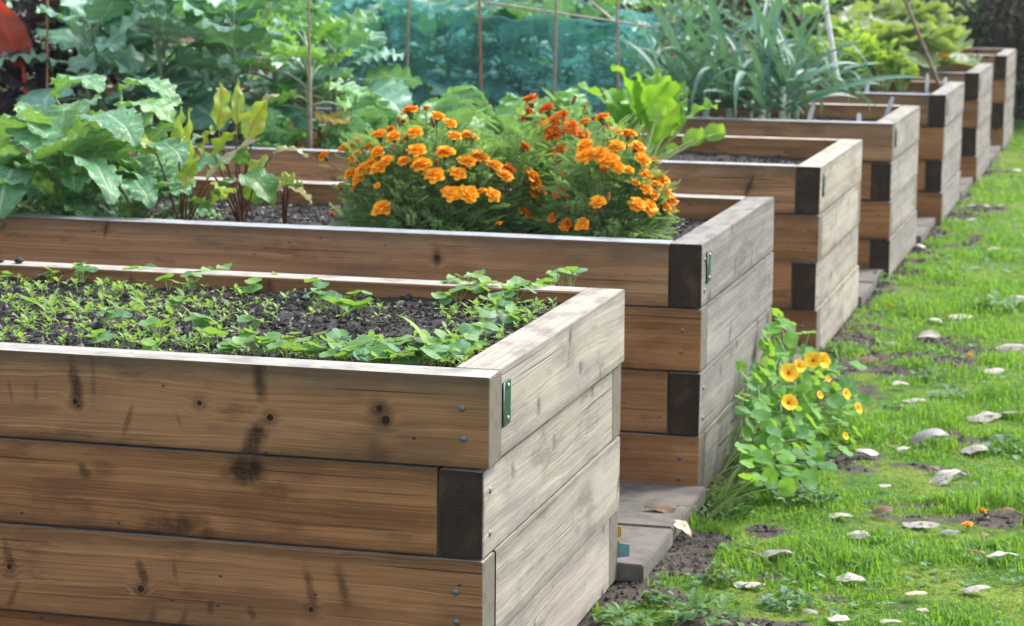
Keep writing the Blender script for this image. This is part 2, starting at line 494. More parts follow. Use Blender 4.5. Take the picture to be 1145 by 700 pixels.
BROWN = brown('brown_timber', dens=.5)
BROWN_WORN = brown('brown_timber_worn', dens=.45, green=.5)
GREY = wood('silvered_timber', (.40, .365, .33), (.30, .268, .235), (.115, .096, .08), None, top=(.40, .375, .33), streak=.8, kn_dark=(.085, .07, .058), dens=.6, rot=.9)
ENDK = end_grain('dark_end_grain', (.030, .020, .014), (.058, .037, .025), (.10, .06, .036))
ENDG = end_grain('grey_end_grain', (.17, .15, .125), (.11, .095, .078))
NAIL = plain('galvanised_nail', (.22, .23, .24), .5, .7, .3)
PLATE = plain('painted_steel_plate', (.02, .07, .05), .4, .2, .5, 60, (.01, .03, .025))
STEEL = plain('zinc_edge', (.3, .33, .33), .35, .9, .3)


def sleeper(parent, cx, cy, cz, length, along, h, mats, col, tilt=0., seed=0):
    rr = random.Random(seed)
    bm = bmesh.new(); bmesh.ops.create_cube(bm, size=1)
    for v in bm.verts:
        v.co = Vector((v.co.x*length, v.co.y*TH, v.co.z*h))
    bmesh.ops.bevel(bm, geom=list(bm.edges), offset=.004, segments=2, profile=.6, affect='EDGES')
    for f in bm.faces:
        f.material_index = 1 if abs(f.normal.x) > .8 else 0
        f.smooth = False
    # slightly worn: corner vertices pushed about a millimetre or two
    for v in bm.verts:
        v.co += Vector((0, rr.uniform(-.0012, .0012), rr.uniform(-.0015, .0015)))
    me = bpy.data.meshes.new('sleeper'); bm.to_mesh(me); bm.free()
    for mm in mats: me.materials.append(mm)
    o = bpy.data.objects.new('sleeper', me); C.objects.link(o); o.parent = parent
    o.location = (cx, cy, cz)
    o.rotation_euler = (rr.uniform(-.006, .006), tilt, PI/2 if along == 'y' else 0)
    o.color = (*col, 1)
    return o


_nm = {}


def nail_mesh():
    if 'n' not in _nm:
        mb = MB(); tube(mb, [(0, .004, 0), (0, -.002, 0), (0, -.0035, 0)], [.0075, .0075, .005], 10); _nm['n'] = mb.mesh('nail', NAIL)
    return _nm['n']


def nail(par, x, y, z):
    o = bpy.data.objects.new('nail', nail_mesh()); C.objects.link(o); o.parent = par; o.location = (x, y, z); return o


def bracket(par, X, Y, Z):
    mb = MB(); w, h = .058, .098
    bm = bmesh.new(); bmesh.ops.create_cube(bm, size=1)
    for v in bm.verts: v.co = Vector((v.co.x*.004, v.co.y*w, v.co.z*h))
    bmesh.ops.bevel(bm, geom=list(bm.edges), offset=.0012, segments=1, affect='EDGES')
    for f in bm.faces: f.material_index = 0
    me = bpy.data.meshes.new('bracket'); bm.to_mesh(me); bm.free(); me.materials.append(PLATE)
    o = bpy.data.objects.new('bracket', me); C.objects.link(o); o.parent = par; o.location = (X, Y, Z)
    mb = MB(); tube(mb, [(.002, -w/2-.001, -h/2), (.002, -w/2-.001, h/2)], .0018, 6); mb.build('bracket_rim', STEEL, o)
    for zz in (-.036, .036):
        mb = MB(); tube(mb, [(.000, .006, zz), (.0035, .006, zz), (.005, .006, zz)], [.0065, .0065, .003], 8); mb.build('screw', STEEL, o)
    return o


BED_LABEL = ['nearest raised timber bed, sown with small green seedlings in dark compost',
             'second raised bed, holding orange marigolds, beet and big radish leaves',
             'third raised bed, with kale, cabbages and bright green chard',
             'fourth raised bed, with leeks hanging over its front board and netted brassicas',
             'fifth raised bed, with pale plant tags and yellow-green celery behind the leeks',
             'sixth raised bed, planted with mildewed courgettes beside a leaning brown cane',
             'farthest raised bed, small and blurred in front of the dark hedge']
BEDS = []
TINT_END = [(.93, .91, .88), (.68, .69, .72), (.98, .96, .9), (.82, .82, .82), (.80, .82, .85), (.78, .78, .8), (.8, .8, .8)]
for b in range(7):
    X, Y, W, BL = BX[b], BY[b], BW[b], BLS[b]
    root = thing('raised_bed', BED_LABEL[b], 'raised bed', (X, Y, 0), 0, 'timber raised beds in a row')
    BEDS.append(root)
    for c in range(4):
        rr = random.Random(b*10+c)
        zc = .7-.2*c; h = .1935+rr.uniform(-.002, .003)
        ft, bt = FRONT[b][c] == 'T', BACK[b][c] == 'T'
        ox = rr.uniform(-.004, .006)+(.014 if (b, c) == (0, 0) else 0)
        oy = rr.uniform(-.004, .004)
        g = .0025
        # front
        x1 = ox if ft else ox-TH-g
        mb_ = [BROWN, ENDG]
        cx = (x1-BL)/2
        if b == 0 and c in KN:
            kk = []
            for px, py, rx, rz, ln, s_ in KN[c]:
                P = at(px, py, y=0.); q_ = px_per_m(P); big = 1.35 if s_ <= 1 else .85; kk.append((P[0]-X-cx, P[2]-zc-.04, rx*big/q_, rz*big/q_, -ln, s_))
            mb_ = [brown('brown_timber_knotty', kk, green=.75 if c == 0 else .2), ENDG]
        elif c == 0:
            mb_ = [BROWN_WORN, ENDG]
        v = rr.uniform(.8, 1.08); wr = rr.uniform(.97, 1.1)
        if b == 0: v, wr = ((.92, .97), (.78, 1.09), (.93, 1.04), (.55, 1.18))[c]
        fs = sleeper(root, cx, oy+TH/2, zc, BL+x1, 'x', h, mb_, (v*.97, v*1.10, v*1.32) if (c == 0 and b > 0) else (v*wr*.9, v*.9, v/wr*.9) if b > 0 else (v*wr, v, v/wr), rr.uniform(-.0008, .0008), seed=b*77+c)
        if ft:
            for zz in (-.036, .03):
                nail(fs, (BL+x1)/2-.058+rr.uniform(-.004, .004), -TH/2, zz)
        # back
        x1b = ox if bt else ox-TH-g
        v = rr.uniform(.8, 1.05)
        bs = sleeper(root, (x1b-BL)/2, W-TH/2, zc, BL+x1b, 'x', h, [BROWN, ENDG], (v, v, v), 0, seed=b*77+c+20)
        # right end
        y0 = TH+g if ft else oy; y1 = W-TH-g if bt else W+oy
        t = TINT_END[b]; v = rr.uniform(.92, 1.06)
        ex = ox-TH/2+(.0 if not (b == 0 and c == 0) else -.006)
        es = sleeper(root, ex, (y0+y1)/2, zc, y1-y0, 'y', h, [GREY, ENDK], (t[0]*v, t[1]*v, t[2]*v), rr.uniform(-.002, .002), seed=b*77+c+40)
        if not ft:
            for zz in (-.05, .045): nail(es, -(y1-y0)/2+.05, -TH/2, zz).rotation_euler = (0, 0, 0)
        # far end
        sleeper(root, -BL+TH/2+.11, W/2, zc, W-2*TH-2*g, 'y', h, [GREY, ENDK], (v*.9, v*.9, v*.9), 0, seed=b*77+c+60)
        if c == 0 and b < 6:
            bracket(root, ex+TH/2+.003, (y0 if ft else oy)+(.045 if ft else .10), .7+.018)

# ------------------------------------------------------------------ soil in the beds


def crumbs(mb, P, size, var, r):
    """Small angular lumps at points P."""
    n = len(P)
    O = np.array([(1, 0, 0), (0, 1, 0), (-1, 0, 0), (0, -1, 0), (0, 0, .8), (0, 0, -.8)], float)
    T = np.array([(0, 1, 4), (1, 2, 4), (2, 3, 4), (3, 0, 4), (1, 0, 5), (2, 1, 5), (3, 2, 5), (0, 3, 5)])
    V = O[None]*(.6+.8*r.random((n, 6, 1)))*np.asarray(size)[:, None, None]*(.7+.6*r.random((n, 1, 3)))
    th = r.random(n)*6.28; c, s_ = np.cos(th), np.sin(th)
    V = np.stack([V[..., 0]*c[:, None]-V[..., 1]*s_[:, None], V[..., 0]*s_[:, None]+V[..., 1]*c[:, None], V[..., 2]], -1)+P[:, None]
    mb.add(V.reshape(-1, 3), None, (T[None]+np.arange(n)[:, None, None]*6).reshape(-1, 3), None, np.repeat(var, 6))


def soil_h(b, x, y):
    """Height of the compost in bed b at world x, y."""
    u, v = np.asarray(x, float), np.asarray(y, float)
    h = SOILZ[b]+(fbm(u*6+b*9, v*6, 3)-.5)*.035+(fbm(u*22, v*22, 9, 2)-.5)*.014
    d = np.minimum(np.minimum(BX[b]-TH-u, v-BY[b]-TH), BY[b]+BW[b]-TH-v)
    return h+np.clip(.08-d, 0, .08)*.15


for b in range(7):
    x0, x1 = BX[b]-BLS[b]+TH, BX[b]-TH+.003; y0, y1 = BY[b]+TH-.003, BY[b]+BW[b]-TH+.003
    st = [.016, .025, .03, .04, .05, .06, .06][b]
    if b == 0: x0 = -2.6
    nx, ny = int((x1-x0)/st), int((y1-y0)/st)
    gx, gy = np.meshgrid(np.linspace(x0, x1, nx+1), np.linspace(y0, y1, ny+1), indexing='ij')
    gz = soil_h(b, gx, gy)
    mb = MB()
    i, j = np.meshgrid(np.arange(nx), np.arange(ny), indexing='ij'); k = (i*(ny+1)+j).ravel()
    mb.add(np.stack([gx, gy, gz], -1).reshape(-1, 3), np.stack([k, k+ny+1, k+ny+2, k+1], 1), None, None, .5)
    n = [16000, 9000, 5000, 3000, 1500, 800, 500][b]
    cx = rng.uniform(max(x0, -2.9 if b < 2 else -4), x1-.01, n); cy = rng.uniform(y0+.01, y1-.01, n)
    sz = .0022+.0085*rng.random(n)**3+(.001*b)
    crumbs(mb, np.stack([cx, cy, soil_h(b, cx, cy)+sz*.4], 1), sz, rng.random(n), rng)
    if b < 2:
        for _ in range(260):
            fx, fy = rng.uniform(max(x0, -2.2), x1-.02), rng.uniform(y0+.02, y1-.02); fa = rng.uniform(0, 6.28); fl = rng.uniform(.008, .03); fw = rng.uniform(.0006, .0016)
            fz = float(soil_h(b, fx, fy))+.006; ca, sa = math.cos(fa), math.sin(fa)
            mb.add([(fx-sa*fw, fy+ca*fw, fz), (fx+sa*fw, fy-ca*fw, fz), (fx+ca*fl, fy+sa*fl, fz+rng.uniform(-.004, .006)), (fx+ca*fl*.5, fy+sa*fl*.5, fz+.003)], None, [(0, 1, 3), (1, 2, 3), (2, 0, 3)], None, 1.)
    o = mb.build('soil', SOIL, smooth=False); o['kind'] = 'structure'

# ------------------------------------------------------------------ ground
_patch = [(at(690, 690, z=0), .30, .3), (at(650, 700, z=0), .3, .5), (at(725, 660, z=0), .19, .3), (at(765, 605, z=0), .13, .22), (at(745, 635, z=0), .17, .25), (at(990, 388, z=0), .42, .6), (at(945, 370, z=0), .25, .5), (at(1050, 392, z=0), .2, .2),
          (at(935, 365, z=0), .2, .35), (at(930, 520, z=0), .17, .15), (at(900, 535, z=0), .15, .13), (at(1030, 285, z=0), .16, .5), (at(1010, 300, z=0), .15, .3), (at(1075, 232, z=0), .22, .55),
          (at(1060, 245, z=0), .15, .3), (at(860, 655, z=0), .15, .08), (at(985, 575, z=0), .17, .07), (at(1045, 522, z=0), .14, .08), (at(1100, 190, z=0), .15, .5), (at(850, 590, z=0), .1, .1), (at(880, 690, z=0), .14, .06), (at(740, 640, z=0), .12, .12), (at(640, 725, z=0), .3, .4), (at(1000, 560, z=0), .1, .05), (at(1060, 480, z=0), .1, .08)]


def bare(x, y):
    """1 where the earth is bare, 0 in full turf."""
    w = fbm(x*6.5, y*6.5, 21, 5)-.5
    m = np.zeros_like(x)
    for P, a, c in _patch:
        d = np.sqrt(((x-P[0])/a)**2+((y-P[1])/c)**2)
        m = np.maximum(m, np.clip(1.45-d+w*2.4, 0, 1)*np.clip(.75+w*3., .3, 1))
    m = np.maximum(m, np.clip((.19-x+w*.55)/.12, 0, 1)*.9)
    m = np.maximum(m, np.clip((fbm(x*2.6+4, y*2.6, 33)-.66)*7, 0, .8))
    return np.clip(m, 0, 1)


def ground_h(x, y): return (fbm(x*2.2, y*2.2, 41)-.5)*.05+(fbm(x*11, y*11, 44, 2)-.5)*.016-.012


def ground_mat():
    m = Mat('turf_and_earth'); x, y, z = m.coord('Object'); v = m.vec(x, y, z)
    a = m.attr('var')
    gr = m.mix(m.noise(v, 3., 4.).ss(.4, .62), (.075, .175, .016), (.19, .26, .026))
    gr = m.mix(m.noise(v, 40., 4.).ss(.45, .7)*.7, gr, (.03, .055, .01))
    gr = m.mix(m.noise(v, 170., 4., .7).ss(.45, .62)*.65, gr, (.022, .045, .008))
    n = m.noise(v, 26., 6., .68)
    so = m.mix(n.ss(.35, .68), (.042, .036, .031), (.105, .088, .072))
    so = m.mix(m.noise(v, 150., 2.).ss(.64, .7)*.5, so, (.2, .18, .15))
    t = (a+(m.noise(v, 18., 4.)-.5)*.5).ss(.3, .6)
    col = m.mix(t, gr, so)
    return m.finish(m.principled(col, .85, m.bump(m.noise(v, 90., 5., .7), .8, .012), spec=.2).outputs[0])


GM = ground_mat()
mb = MB()


def ground_patch(x0, x1, y0, y1, nx, ny, fn, bf):
    gx, gy = np.meshgrid(np.linspace(x0, x1, nx+1), np.linspace(y0, y1, ny+1), indexing='ij')
    i, j = np.meshgrid(np.arange(nx), np.arange(ny), indexing='ij'); k = (i*(ny+1)+j).ravel()
    mb.add(np.stack([gx, gy, fn(gx, gy)], -1).reshape(-1, 3), np.stack([k, k+ny+1, k+ny+2, k+1], 1), None, None, bf(gx, gy).ravel())


def far_g(x, y): return np.zeros_like(x)+.1


flat = lambda x, y: np.zeros_like(x)-.012
edge_h = lambda x, y: ground_h(x, y)*np.clip(np.minimum(np.minimum(x+.15, 5-x)*4, np.minimum(y+3, 23-y)*4), 0, 1)+-.012*(1-np.clip(np.minimum(np.minimum(x+.15, 5-x)*4, np.minimum(y+3, 23-y)*4), 0, 1))
ground_patch(-.15, 5, -3, 23, 170, 860, edge_h, bare)
ground_patch(-60, -.15, -30, 23, 2, 2, flat, lambda x, y: np.ones_like(x))
ground_patch(-.15, 5, -30, -3, 2, 2, flat, far_g)
ground_patch(5, 60, -30, 23, 2, 2, flat, far_g)
ground_patch(-250, 250, 23, 400, 2, 2, flat, far_g)
o = mb.build('ground', GM); o['kind'] = 'structure'

# loose crumbs of earth on the bare ground
n = 70000
x = rng.uniform(.0, 1.9, n); y = -2.2+16*rng.random(n)**1.5; k = bare(x, y) > .55+.3*rng.random(n)
x, y = x[k], y[k]; mb = MB(); s_ = .002+.010*rng.random(len(x))**4+.0004*np.clip(y, 0, 9)
crumbs(mb, np.stack([x, y, ground_h(x, y)+s_*.3], 1), s_, rng.random(len(x)), rng)
o = mb.build('loose_earth', MUD, smooth=False); tag(o, 'loose crumbs of brown earth along the foot of the raised beds', 'soil', kind='stuff')

# ------------------------------------------------------------------ grass blades
GRASS = leaf_mat('grass_blade', (.075, .235, .018), (.21, .42, .04), (.09, .2, .02), .45, .45, (.32, .60, .05), vein_w=.1, nv=0., bumpy=0., spec=.4, straw=(.34, .27, .12))


def blades(n, xr, yr, hmul, wmul, seed, thr=.5):
    r = np.random.default_rng(seed)
    x = r.uniform(*xr, n); y = r.uniform(*yr, n)
    bb = bare(x, y); st = r.random(n) < .10; cl = fbm(x*3.2, y*3.2, 55)
    keep = (bb < .75*r.random(n)**1.3+.04) & (r.random(n) < .42+1.5*np.clip(cl-.3, 0, 1))
    x, y, cl, bb, st = x[keep], y[keep], cl[keep], bb[keep], st[keep]; n = len(x)
    z = ground_h(x, y)-.003
    h = (.010+.030*r.random(n)**2.2)*(.40+1.6*np.clip(cl*3.0-1.0, 0, 1.4))*(1+.9*np.exp(-((x-.02)/.07)**2))*hmul*(1-.4*bb)
    w = (.0012+.0016*r.random(n))*wmul
    th = r.random(n)*6.283; lean = h*(.15+.9*r.random(n)**1.5); dx, dy = np.cos(th), np.sin(th)
    px, py = -dy*w, dx*w
    B = np.stack([x, y, z], 1); D = np.stack([dx, dy, 0*x], 1); Wv = np.stack([px, py, 0*x], 1); Z = np.array([0, 0, 1.])
    m1 = B+D*(lean*.3)[:, None]+Z*(h*.6)[:, None]; tp = B+D*lean[:, None]+Z*(h*(1-.25*lean/h.clip(1e-4)))[:, None]
    V = np.stack([B-Wv, B+Wv, m1-Wv*.8, m1+Wv*.8, tp], 1).reshape(-1, 3)
    uv = np.tile(np.array([(0, 0), (1, 0), (0, .6), (1, .6), (.5, 1)]), (n, 1)); k = np.arange(n)*5
    va = np.clip(r.random(n)*.7+fbm(x*1.3+9, y*1.3, 71)*.9-.35, 0, 1)*.9; va[st] = 1.
    return V, np.stack([k, k+1, k+3, k+2], 1), np.stack([k+2, k+3, k+4], 1), uv, np.repeat(va, 5)


mb = MB()
for a in ((160000, (0, 2.0), (-1.6, 1.2), .9, 1., 1), (150000, (0, 2.0), (1.2, 4.5), .9, 1.2, 2), (80000, (.05, 2.3), (4.5, 9.5), .9, 1.7, 3), (40000, (.1, 3.2), (9.5, 22), 1., 3., 4)):
    V, q, t, uv, va = blades(*a); mb.add(V, q, t, uv, va)
# small broad leaves of clover and daisy mixed into the turf
r_ = np.random.default_rng(12); n = 9000; x = r_.uniform(.0, 2.2, n); y = -1.6+13*r_.random(n)**1.3
k = (fbm(x*2.1+3, y*2.1, 77) > .52) & (bare(x, y) < .6); x, y = x[k], y[k]; n = len(x)
V0, q0, t0_, U0 = disc_leaf(1., 7, 1, .2, .1, 3)
sz = (.005+.008*r_.random(n))*(1+.05*y.clip(0, 12)); th = r_.random(n)*6.28; tl = r_.uniform(-.6, .6, n); c, s_ = np.cos(th), np.sin(th); ct, st_ = np.cos(tl), np.sin(tl)
A_ = V0[None]*sz[:, None, None]; Y1 = A_[..., 1]*ct[:, None]-A_[..., 2]*st_[:, None]; Z1 = A_[..., 1]*st_[:, None]+A_[..., 2]*ct[:, None]
P_ = np.stack([A_[..., 0]*c[:, None]-Y1*s_[:, None]+x[:, None], A_[..., 0]*s_[:, None]+Y1*c[:, None]+y[:, None], Z1+(ground_h(x, y)+.006+.014*r_.random(n))[:, None]], -1)
mb.add(P_.reshape(-1, 3), None, (t0_[None]+np.arange(n)[:, None, None]*len(V0)).reshape(-1, 3), np.tile(U0, (n, 1)), np.repeat(r_.random(n)*.95, len(V0)), 1)
CLOV = leaf_mat('clover', (.05, .19, .07), (.15, .33, .10), (.2, .36, .14), .45, .35, vs=.25)
o = mb.build('grass', [GRASS, CLOV], smooth=False); tag(o, 'short bright green lawn grass beside the raised beds', 'grass', kind='stuff')

# ------------------------------------------------------------------ paving between the beds
PAVE = plain('concrete_slab', (.15, .136, .122), .85, 0, .4, 18, (.085, .078, .07), .3)


def slab(x0, x1, y0, y1, label, lift=0.):
    bm = bmesh.new(); bmesh.ops.create_cube(bm, size=1)
    for v in bm.verts: v.co = Vector((v.co.x*(x1-x0), v.co.y*(y1-y0), v.co.z*.05))
    bmesh.ops.bevel(bm, geom=list(bm.edges), offset=.004, segments=2, affect='EDGES')
    me = bpy.data.meshes.new('paving_slab'); bm.to_mesh(me); bm.free(); me.materials.append(PAVE)
    o = bpy.data.objects.new('paving_slab', me); C.objects.link(o); o.location = ((x0+x1)/2, (y0+y1)/2, .022+lift); o.rotation_euler = (rnd.uniform(-.006, .006), rnd.uniform(-.006, .006), rnd.uniform(-.006, .006))
    tag(o, label, 'paving slab', 'concrete paving slabs between the beds')


gap_names = ['the nearest and the second bed', 'the second and the third bed', 'the third and the fourth bed', 'the fourth and the fifth bed', 'the fifth and the sixth bed', 'the sixth and the farthest bed']
for b in range(6):
    y0, y1 = BY[b]+BW[b], BY[b+1]; xe = (BX[b]+BX[b+1])/2+(.055 if b == 0 else .0)
    jm = at(735, 590, z=.047)[1] if b == 0 else (y0+y1)/2
    ya = y0-.008 if b == 0 else y0+.012
    slab(xe-.6, xe, ya, jm-.003, 'grey paving slab edged by soil, nearer one between '+gap_names[b])
    slab(xe-.6, xe-.004, jm+.003, y1-.012, 'grey paving slab, farther one between '+gap_names[b], .003)
    mb = MB()
    V = [(xe-4.5, y0+.01, .03), (xe-.61, y0+.01, .03), (xe-.61, y1-.01, .03), (xe-4.5, y1-.01, .03)]
    mb.add(V, [(0, 1, 2, 3)]); o = mb.build('path', PAVE); o['kind'] = 'structure'

# ------------------------------------------------------------------ seedlings in the nearest bed
SEEDL = leaf_mat('seedling_leaf', (.12, .30, .09), (.36, .52, .09), (.3, .45, .12), .42, .4, (.40, .62, .06), nv=6., vs=.3)
SSTEM = stem_mat('seedling_stem', (.28, .38, .14), (.36, .40, .2))
NAST = leaf_mat('nasturtium_leaf', (.09, .26, .10), (.22, .42, .05), (.32, .5, .26), .38, .38, (.36, .6, .05), peltate=True, vs=.65)


def seedling_mesh(seed):
    r = random.Random(seed); mb = MB(); h = r.uniform(.005, .017)
    top = np.array([r.uniform(-.006, .006), r.uniform(-.006, .006), h])
    tube(mb, arc((0, 0, -.006), top, .0, 4), [.0013, .001, .001, .001], 5, .5, 1)
    a0 = r.random()*6.28
    for k in range(2):
        V, q, U = leaf(r.uniform(.017, .028), r.uniform(.006, .010), P_SPAT, 4, 2, bend=r.uniform(.2, 1.0), fold=.25, seed=seed+k)
        mb.add(place_mat(top, a0+k*PI+r.uniform(-.3, .3), r.uniform(.0, .8))(V), q, None, U, r.uniform(.0, 1.))
    for k in range(r.choice([0, 1, 2, 2])):
        V, q, U = leaf(r.uniform(.012, .026), r.uniform(.006, .011), P_OVATE, 4, 2, bend=.5, fold=.3, seed=seed+9+k)
        mb.add(place_mat(top, a0+PI/2+k*PI+r.uniform(-.4, .4), r.uniform(.5, 1.2))(V), q, None, U, r.uniform(.2, 1.))
    return mb.mesh('seedling', [SEEDL, SSTEM])


SM = [seedling_mesh(100+i) for i in range(9)]


def on_soil(px, py, b):
    P = at(px, py, z=SOILZ[b])
    return np.array([P[0], P[1], float(soil_h(b, P[0], P[1]))])


pts = []
tries = 0
while len(pts) < 285 and tries < 9000:
    tries += 1
    px = rnd.uniform(-5, 640); t = rnd.random()
    lo = 392+.062*px-6; hi = 296+.052*px+6
    py = hi+(lo-hi)*t
    P = at(px, py, z=SOILZ[0])
    if not (.125 < P[1] < BW[0]-.13 and P[0] < -.12): continue
    dn = float(fbm(P[0]*4, P[1]*5, 91))+.22*(1-abs(t-.25)*2)*(px < 260)+.2*(t > .75)-.28*(280 < px < 480)*(.35 < t < .8)
    if rnd.random() > (dn-.38)*4: continue
    pts.append(P)
for i, P in enumerate(pts):
    o = bpy.data.objects.new('seedling', rnd.choice(SM)); C.objects.link(o)
    o.location = (P[0], P[1], float(soil_h(0, P[0], P[1]))); o.rotation_euler = (0, 0, rnd.random()*6.28); o.scale = (rnd.uniform(.7, 1.5),)*3
    tag(o, 'tiny narrow-leaved light green seedling in the dark compost of the nearest bed', 'seedling', 'tiny seedlings in the nearest bed')


mb = MB(); SV = []
for m_ in SM:
    co = np.empty(len(m_.vertices)*3, np.float32); m_.vertices.foreach_get('co', co); SV.append((co.reshape(-1, 3), [tuple(p.vertices) for p in m_.polygons], [p.material_index for p in m_.polygons]))
k_ = 0
while k_ < 420:
    px = rnd.uniform(-5, 625); t = rnd.random()**.8; lo = 392+.062*px-6; hi = 296+.052*px+6; P = at(px, hi+(lo-hi)*t, z=SOILZ[0])
    if not (.125 < P[1] < BW[0]-.13 and P[0] < -.12): continue
    if rnd.random() > (float(fbm(P[0]*5+3, P[1]*6, 92))+.15*(px < 300)+.2*(t > .8)-.34)*3: continue
    V_, pl, mi_ = SV[k_ % len(SV)]; s_ = rnd.uniform(.5, 1.1); a = rnd.random()*6.28; c_, d_ = math.cos(a), math.sin(a)
    W_ = np.stack([V_[:, 0]*c_-V_[:, 1]*d_, V_[:, 0]*d_+V_[:, 1]*c_, V_[:, 2]], 1)*s_+np.array([P[0], P[1], float(soil_h(0, P[0], P[1]))])
    base_ = mb.n
    mb.add(W_, [p for p in pl if len(p) == 4], [p for p in pl if len(p) == 3], None, rnd.random()); k_ += 1
tag(mb.build('seedling_carpet', SEEDL), 'ragged carpet of the smallest green sprouts between the seedlings of the nearest bed', 'seedling', kind='stuff')


def nast_young(seed, n, rad, hh, tall=1.):
    """Young nasturtium: a few round leaves on thin stalks."""
    r = random.Random(seed); mb = MB()
    for k in range(n):
        a = r.random()*6.28; d = r.uniform(.1, 1.)*hh*.9
        top = np.array([math.cos(a)*d, math.sin(a)*d, hh*r.uniform(.55, 1.05)*tall])
        tube(mb, arc((0, 0, -.008), top, .1*d, 5), [.0016, .0014, .0012, .001, .001], 5, .5, 1)
        V, q, t, U = disc_leaf(rad*r.uniform(.65, 1.15), 14, 3, r.uniform(-.15, .25), .07, seed*31+k)
        mb.add(place_mat(top, r.random()*6.28, r.uniform(-.45, .45), r.uniform(-.5, .5))(V), q, t, U, r.random()**1.3)
    return mb


NY = [(3, .024, .036), (4, .021, .045), (5, .026, .05), (6, .020, .045), (2, .028, .035)]
NYM = [nast_young(200+i, *a).mesh('nasturtium', [NAST, SSTEM]) for i, a in enumerate(NY*2)]
npos = [(8, 318), (58, 318), (92, 322), (150, 318), (168, 316), (188, 328), (215, 330), (232, 322), (242, 316), (282, 330), (308, 325), (355, 335), (362, 345), (398, 340), (404, 352), (378, 352),
        (495, 345), (512, 342), (540, 340), (526, 338), (548, 348), (560, 352), (575, 345), (588, 340), (600, 338), (612, 335), (626, 330), (638, 330), (572, 365), (588, 358), (556, 362),
        (118, 388), (128, 372), (227, 372), (238, 388), (252, 400), (286, 402), (305, 402), (322, 406), (338, 400), (352, 408), (372, 408), (392, 410), (408, 412), (424, 414), (442, 414), (458, 410), (474, 414), (490, 416), (505, 410), (515, 398), (528, 390), (536, 386), (375, 390), (368, 398), (545, 378), (490, 400), (450, 402), (178, 380), (165, 398), (108, 398), (415, 398), (430, 404), (200, 345), (30, 345), (270, 385), (280, 372), (466, 400), (500, 396), (330, 385), (435, 418), (452, 419), (468, 420), (480, 412), (498, 408), (510, 404), (522, 396), (405, 405), (380, 412), (345, 410), (298, 408), (262, 402), (543, 368), (562, 348), (582, 340), (606, 330), (618, 326), (500, 335), (520, 330)]
nn = 0
for i, (px, py) in enumerate(npos):
    P = on_soil(px, min(py, 396+.062*px-10), 0)
    if P[1] < .12: P[1] = .12
    o = bpy.data.objects.new('nasturtium', NYM[i % len(NYM)]); C.objects.link(o)
    back = P[1] > .75
    o.location = P; o.rotation_euler = (0, 0, rnd.random()*6.28); o.scale = (rnd.uniform(.8, 1.15),)*3
    if back: tag(o, 'young round-leaved nasturtium along the back board of the nearest bed', 'nasturtium', 'young nasturtiums at the back of the nearest bed')
    else: tag(o, 'young round-leaved nasturtium near the front board of the nearest bed', 'nasturtium', 'young nasturtiums at the front of the nearest bed')

# the taller strap-leaved plant bending over
mb = MB(); B = on_soil(482, 402, 0); B[1] = max(B[1], .13)
for az, el, L, Wd, bd, vr in ((-.25, 1.35, .15, .022, 1.2, .8), (.5, 1.4, .15, .025, 2.6, .75), (1.2, .9, .08, .02, .6, .6), (-1.4, .8, .08, .02, .8, .7)):
    V, q, U = leaf(L, Wd, P_STRAP, 12, 4, bend=bd, fold=.25, seed=int(L*900)); mb.add(place_mat((0, 0, -.005), az-1.2, el)(V), q, None, U, vr)
tag(mb.build('strap_leaved_plant', [SEEDL], loc=B), 'tallest plant in the nearest bed, with pale green strap leaves bending over', 'plant')
# stone and debris
bm = bmesh.new(); bmesh.ops.create_icosphere(bm, subdivisions=3, radius=1)
for v in bm.verts:
    k = 1+.25*math.sin(v.co.x*4+1)*math.cos(v.co.y*3)+.12*math.sin(v.co.z*7+v.co.x*5); v.co = Vector((v.co.x*.05*k, v.co.y*.025*k, v.co.z*.018*k))
me = bpy.data.meshes.new('stone'); bm.to_mesh(me); bm.free(); me.materials.append(plain('grey_stone', (.30, .29, .27), .85, 0, .5, 60))
for p in me.polygons: p.use_smooth = True
o = bpy.data.objects.new('stone', me); C.objects.link(o); o.location = on_soil(558, 364, 0)+np.array([0, 0, .008]); o.rotation_euler = (.1, .1, -.3)
tag(o, 'flat grey stone in the compost near the right corner of the nearest bed', 'stone')
CLOD = plain('dark_clod', (.03, .026, .024), .8, 0, .4, 80)
for px, py, s_, w in ((18, 288, .009, 'smallest of three dark soil clods on the back board of the nearest bed'), (33, 290, .010, 'middle one of three dark soil clods on the back board of the nearest bed'), (41, 288, .015, 'biggest of three dark soil clods on the back board of the nearest bed')):
    bm = bmesh.new(); bmesh.ops.create_icosphere(bm, subdivisions=2, radius=s_)
    for v in bm.verts: v.co *= rnd.uniform(.7, 1.2); v.co.z *= .6
    me = bpy.data.meshes.new('soil_clod'); bm.to_mesh(me); bm.free(); me.materials.append(CLOD)
    o = bpy.data.objects.new('soil_clod', me); C.objects.link(o); P = at(px, py, z=.8); P[1] = BW[0]-.05; o.location = (P[0], P[1], .798+s_*.5); tag(o, w, 'soil clod')

# ------------------------------------------------------------------ marigolds
MFOL = leaf_mat('marigold_foliage', (.15, .31, .11), (.31, .48, .20), (.2, .34, .1), .5, .45, (.36, .56, .12), vs=.2, nv=3.)
MPALE = leaf_mat('feathery_foliage', (.22, .42, .13), (.34, .54, .18), (.3, .5, .15), .5, .4, (.35, .55, .1), vs=.2, nv=3.)
MSTEM = stem_mat('marigold_stem', (.10, .16, .05), (.17, .11, .05))
MOR = petal_mat('orange_petal', (1., .37, .008), (1., .50, .02), (.90, .20, .004))
MRED = petal_mat('rust_petal', (.75, .16, .008), (.9, .30, .012), (.36, .035, .004))


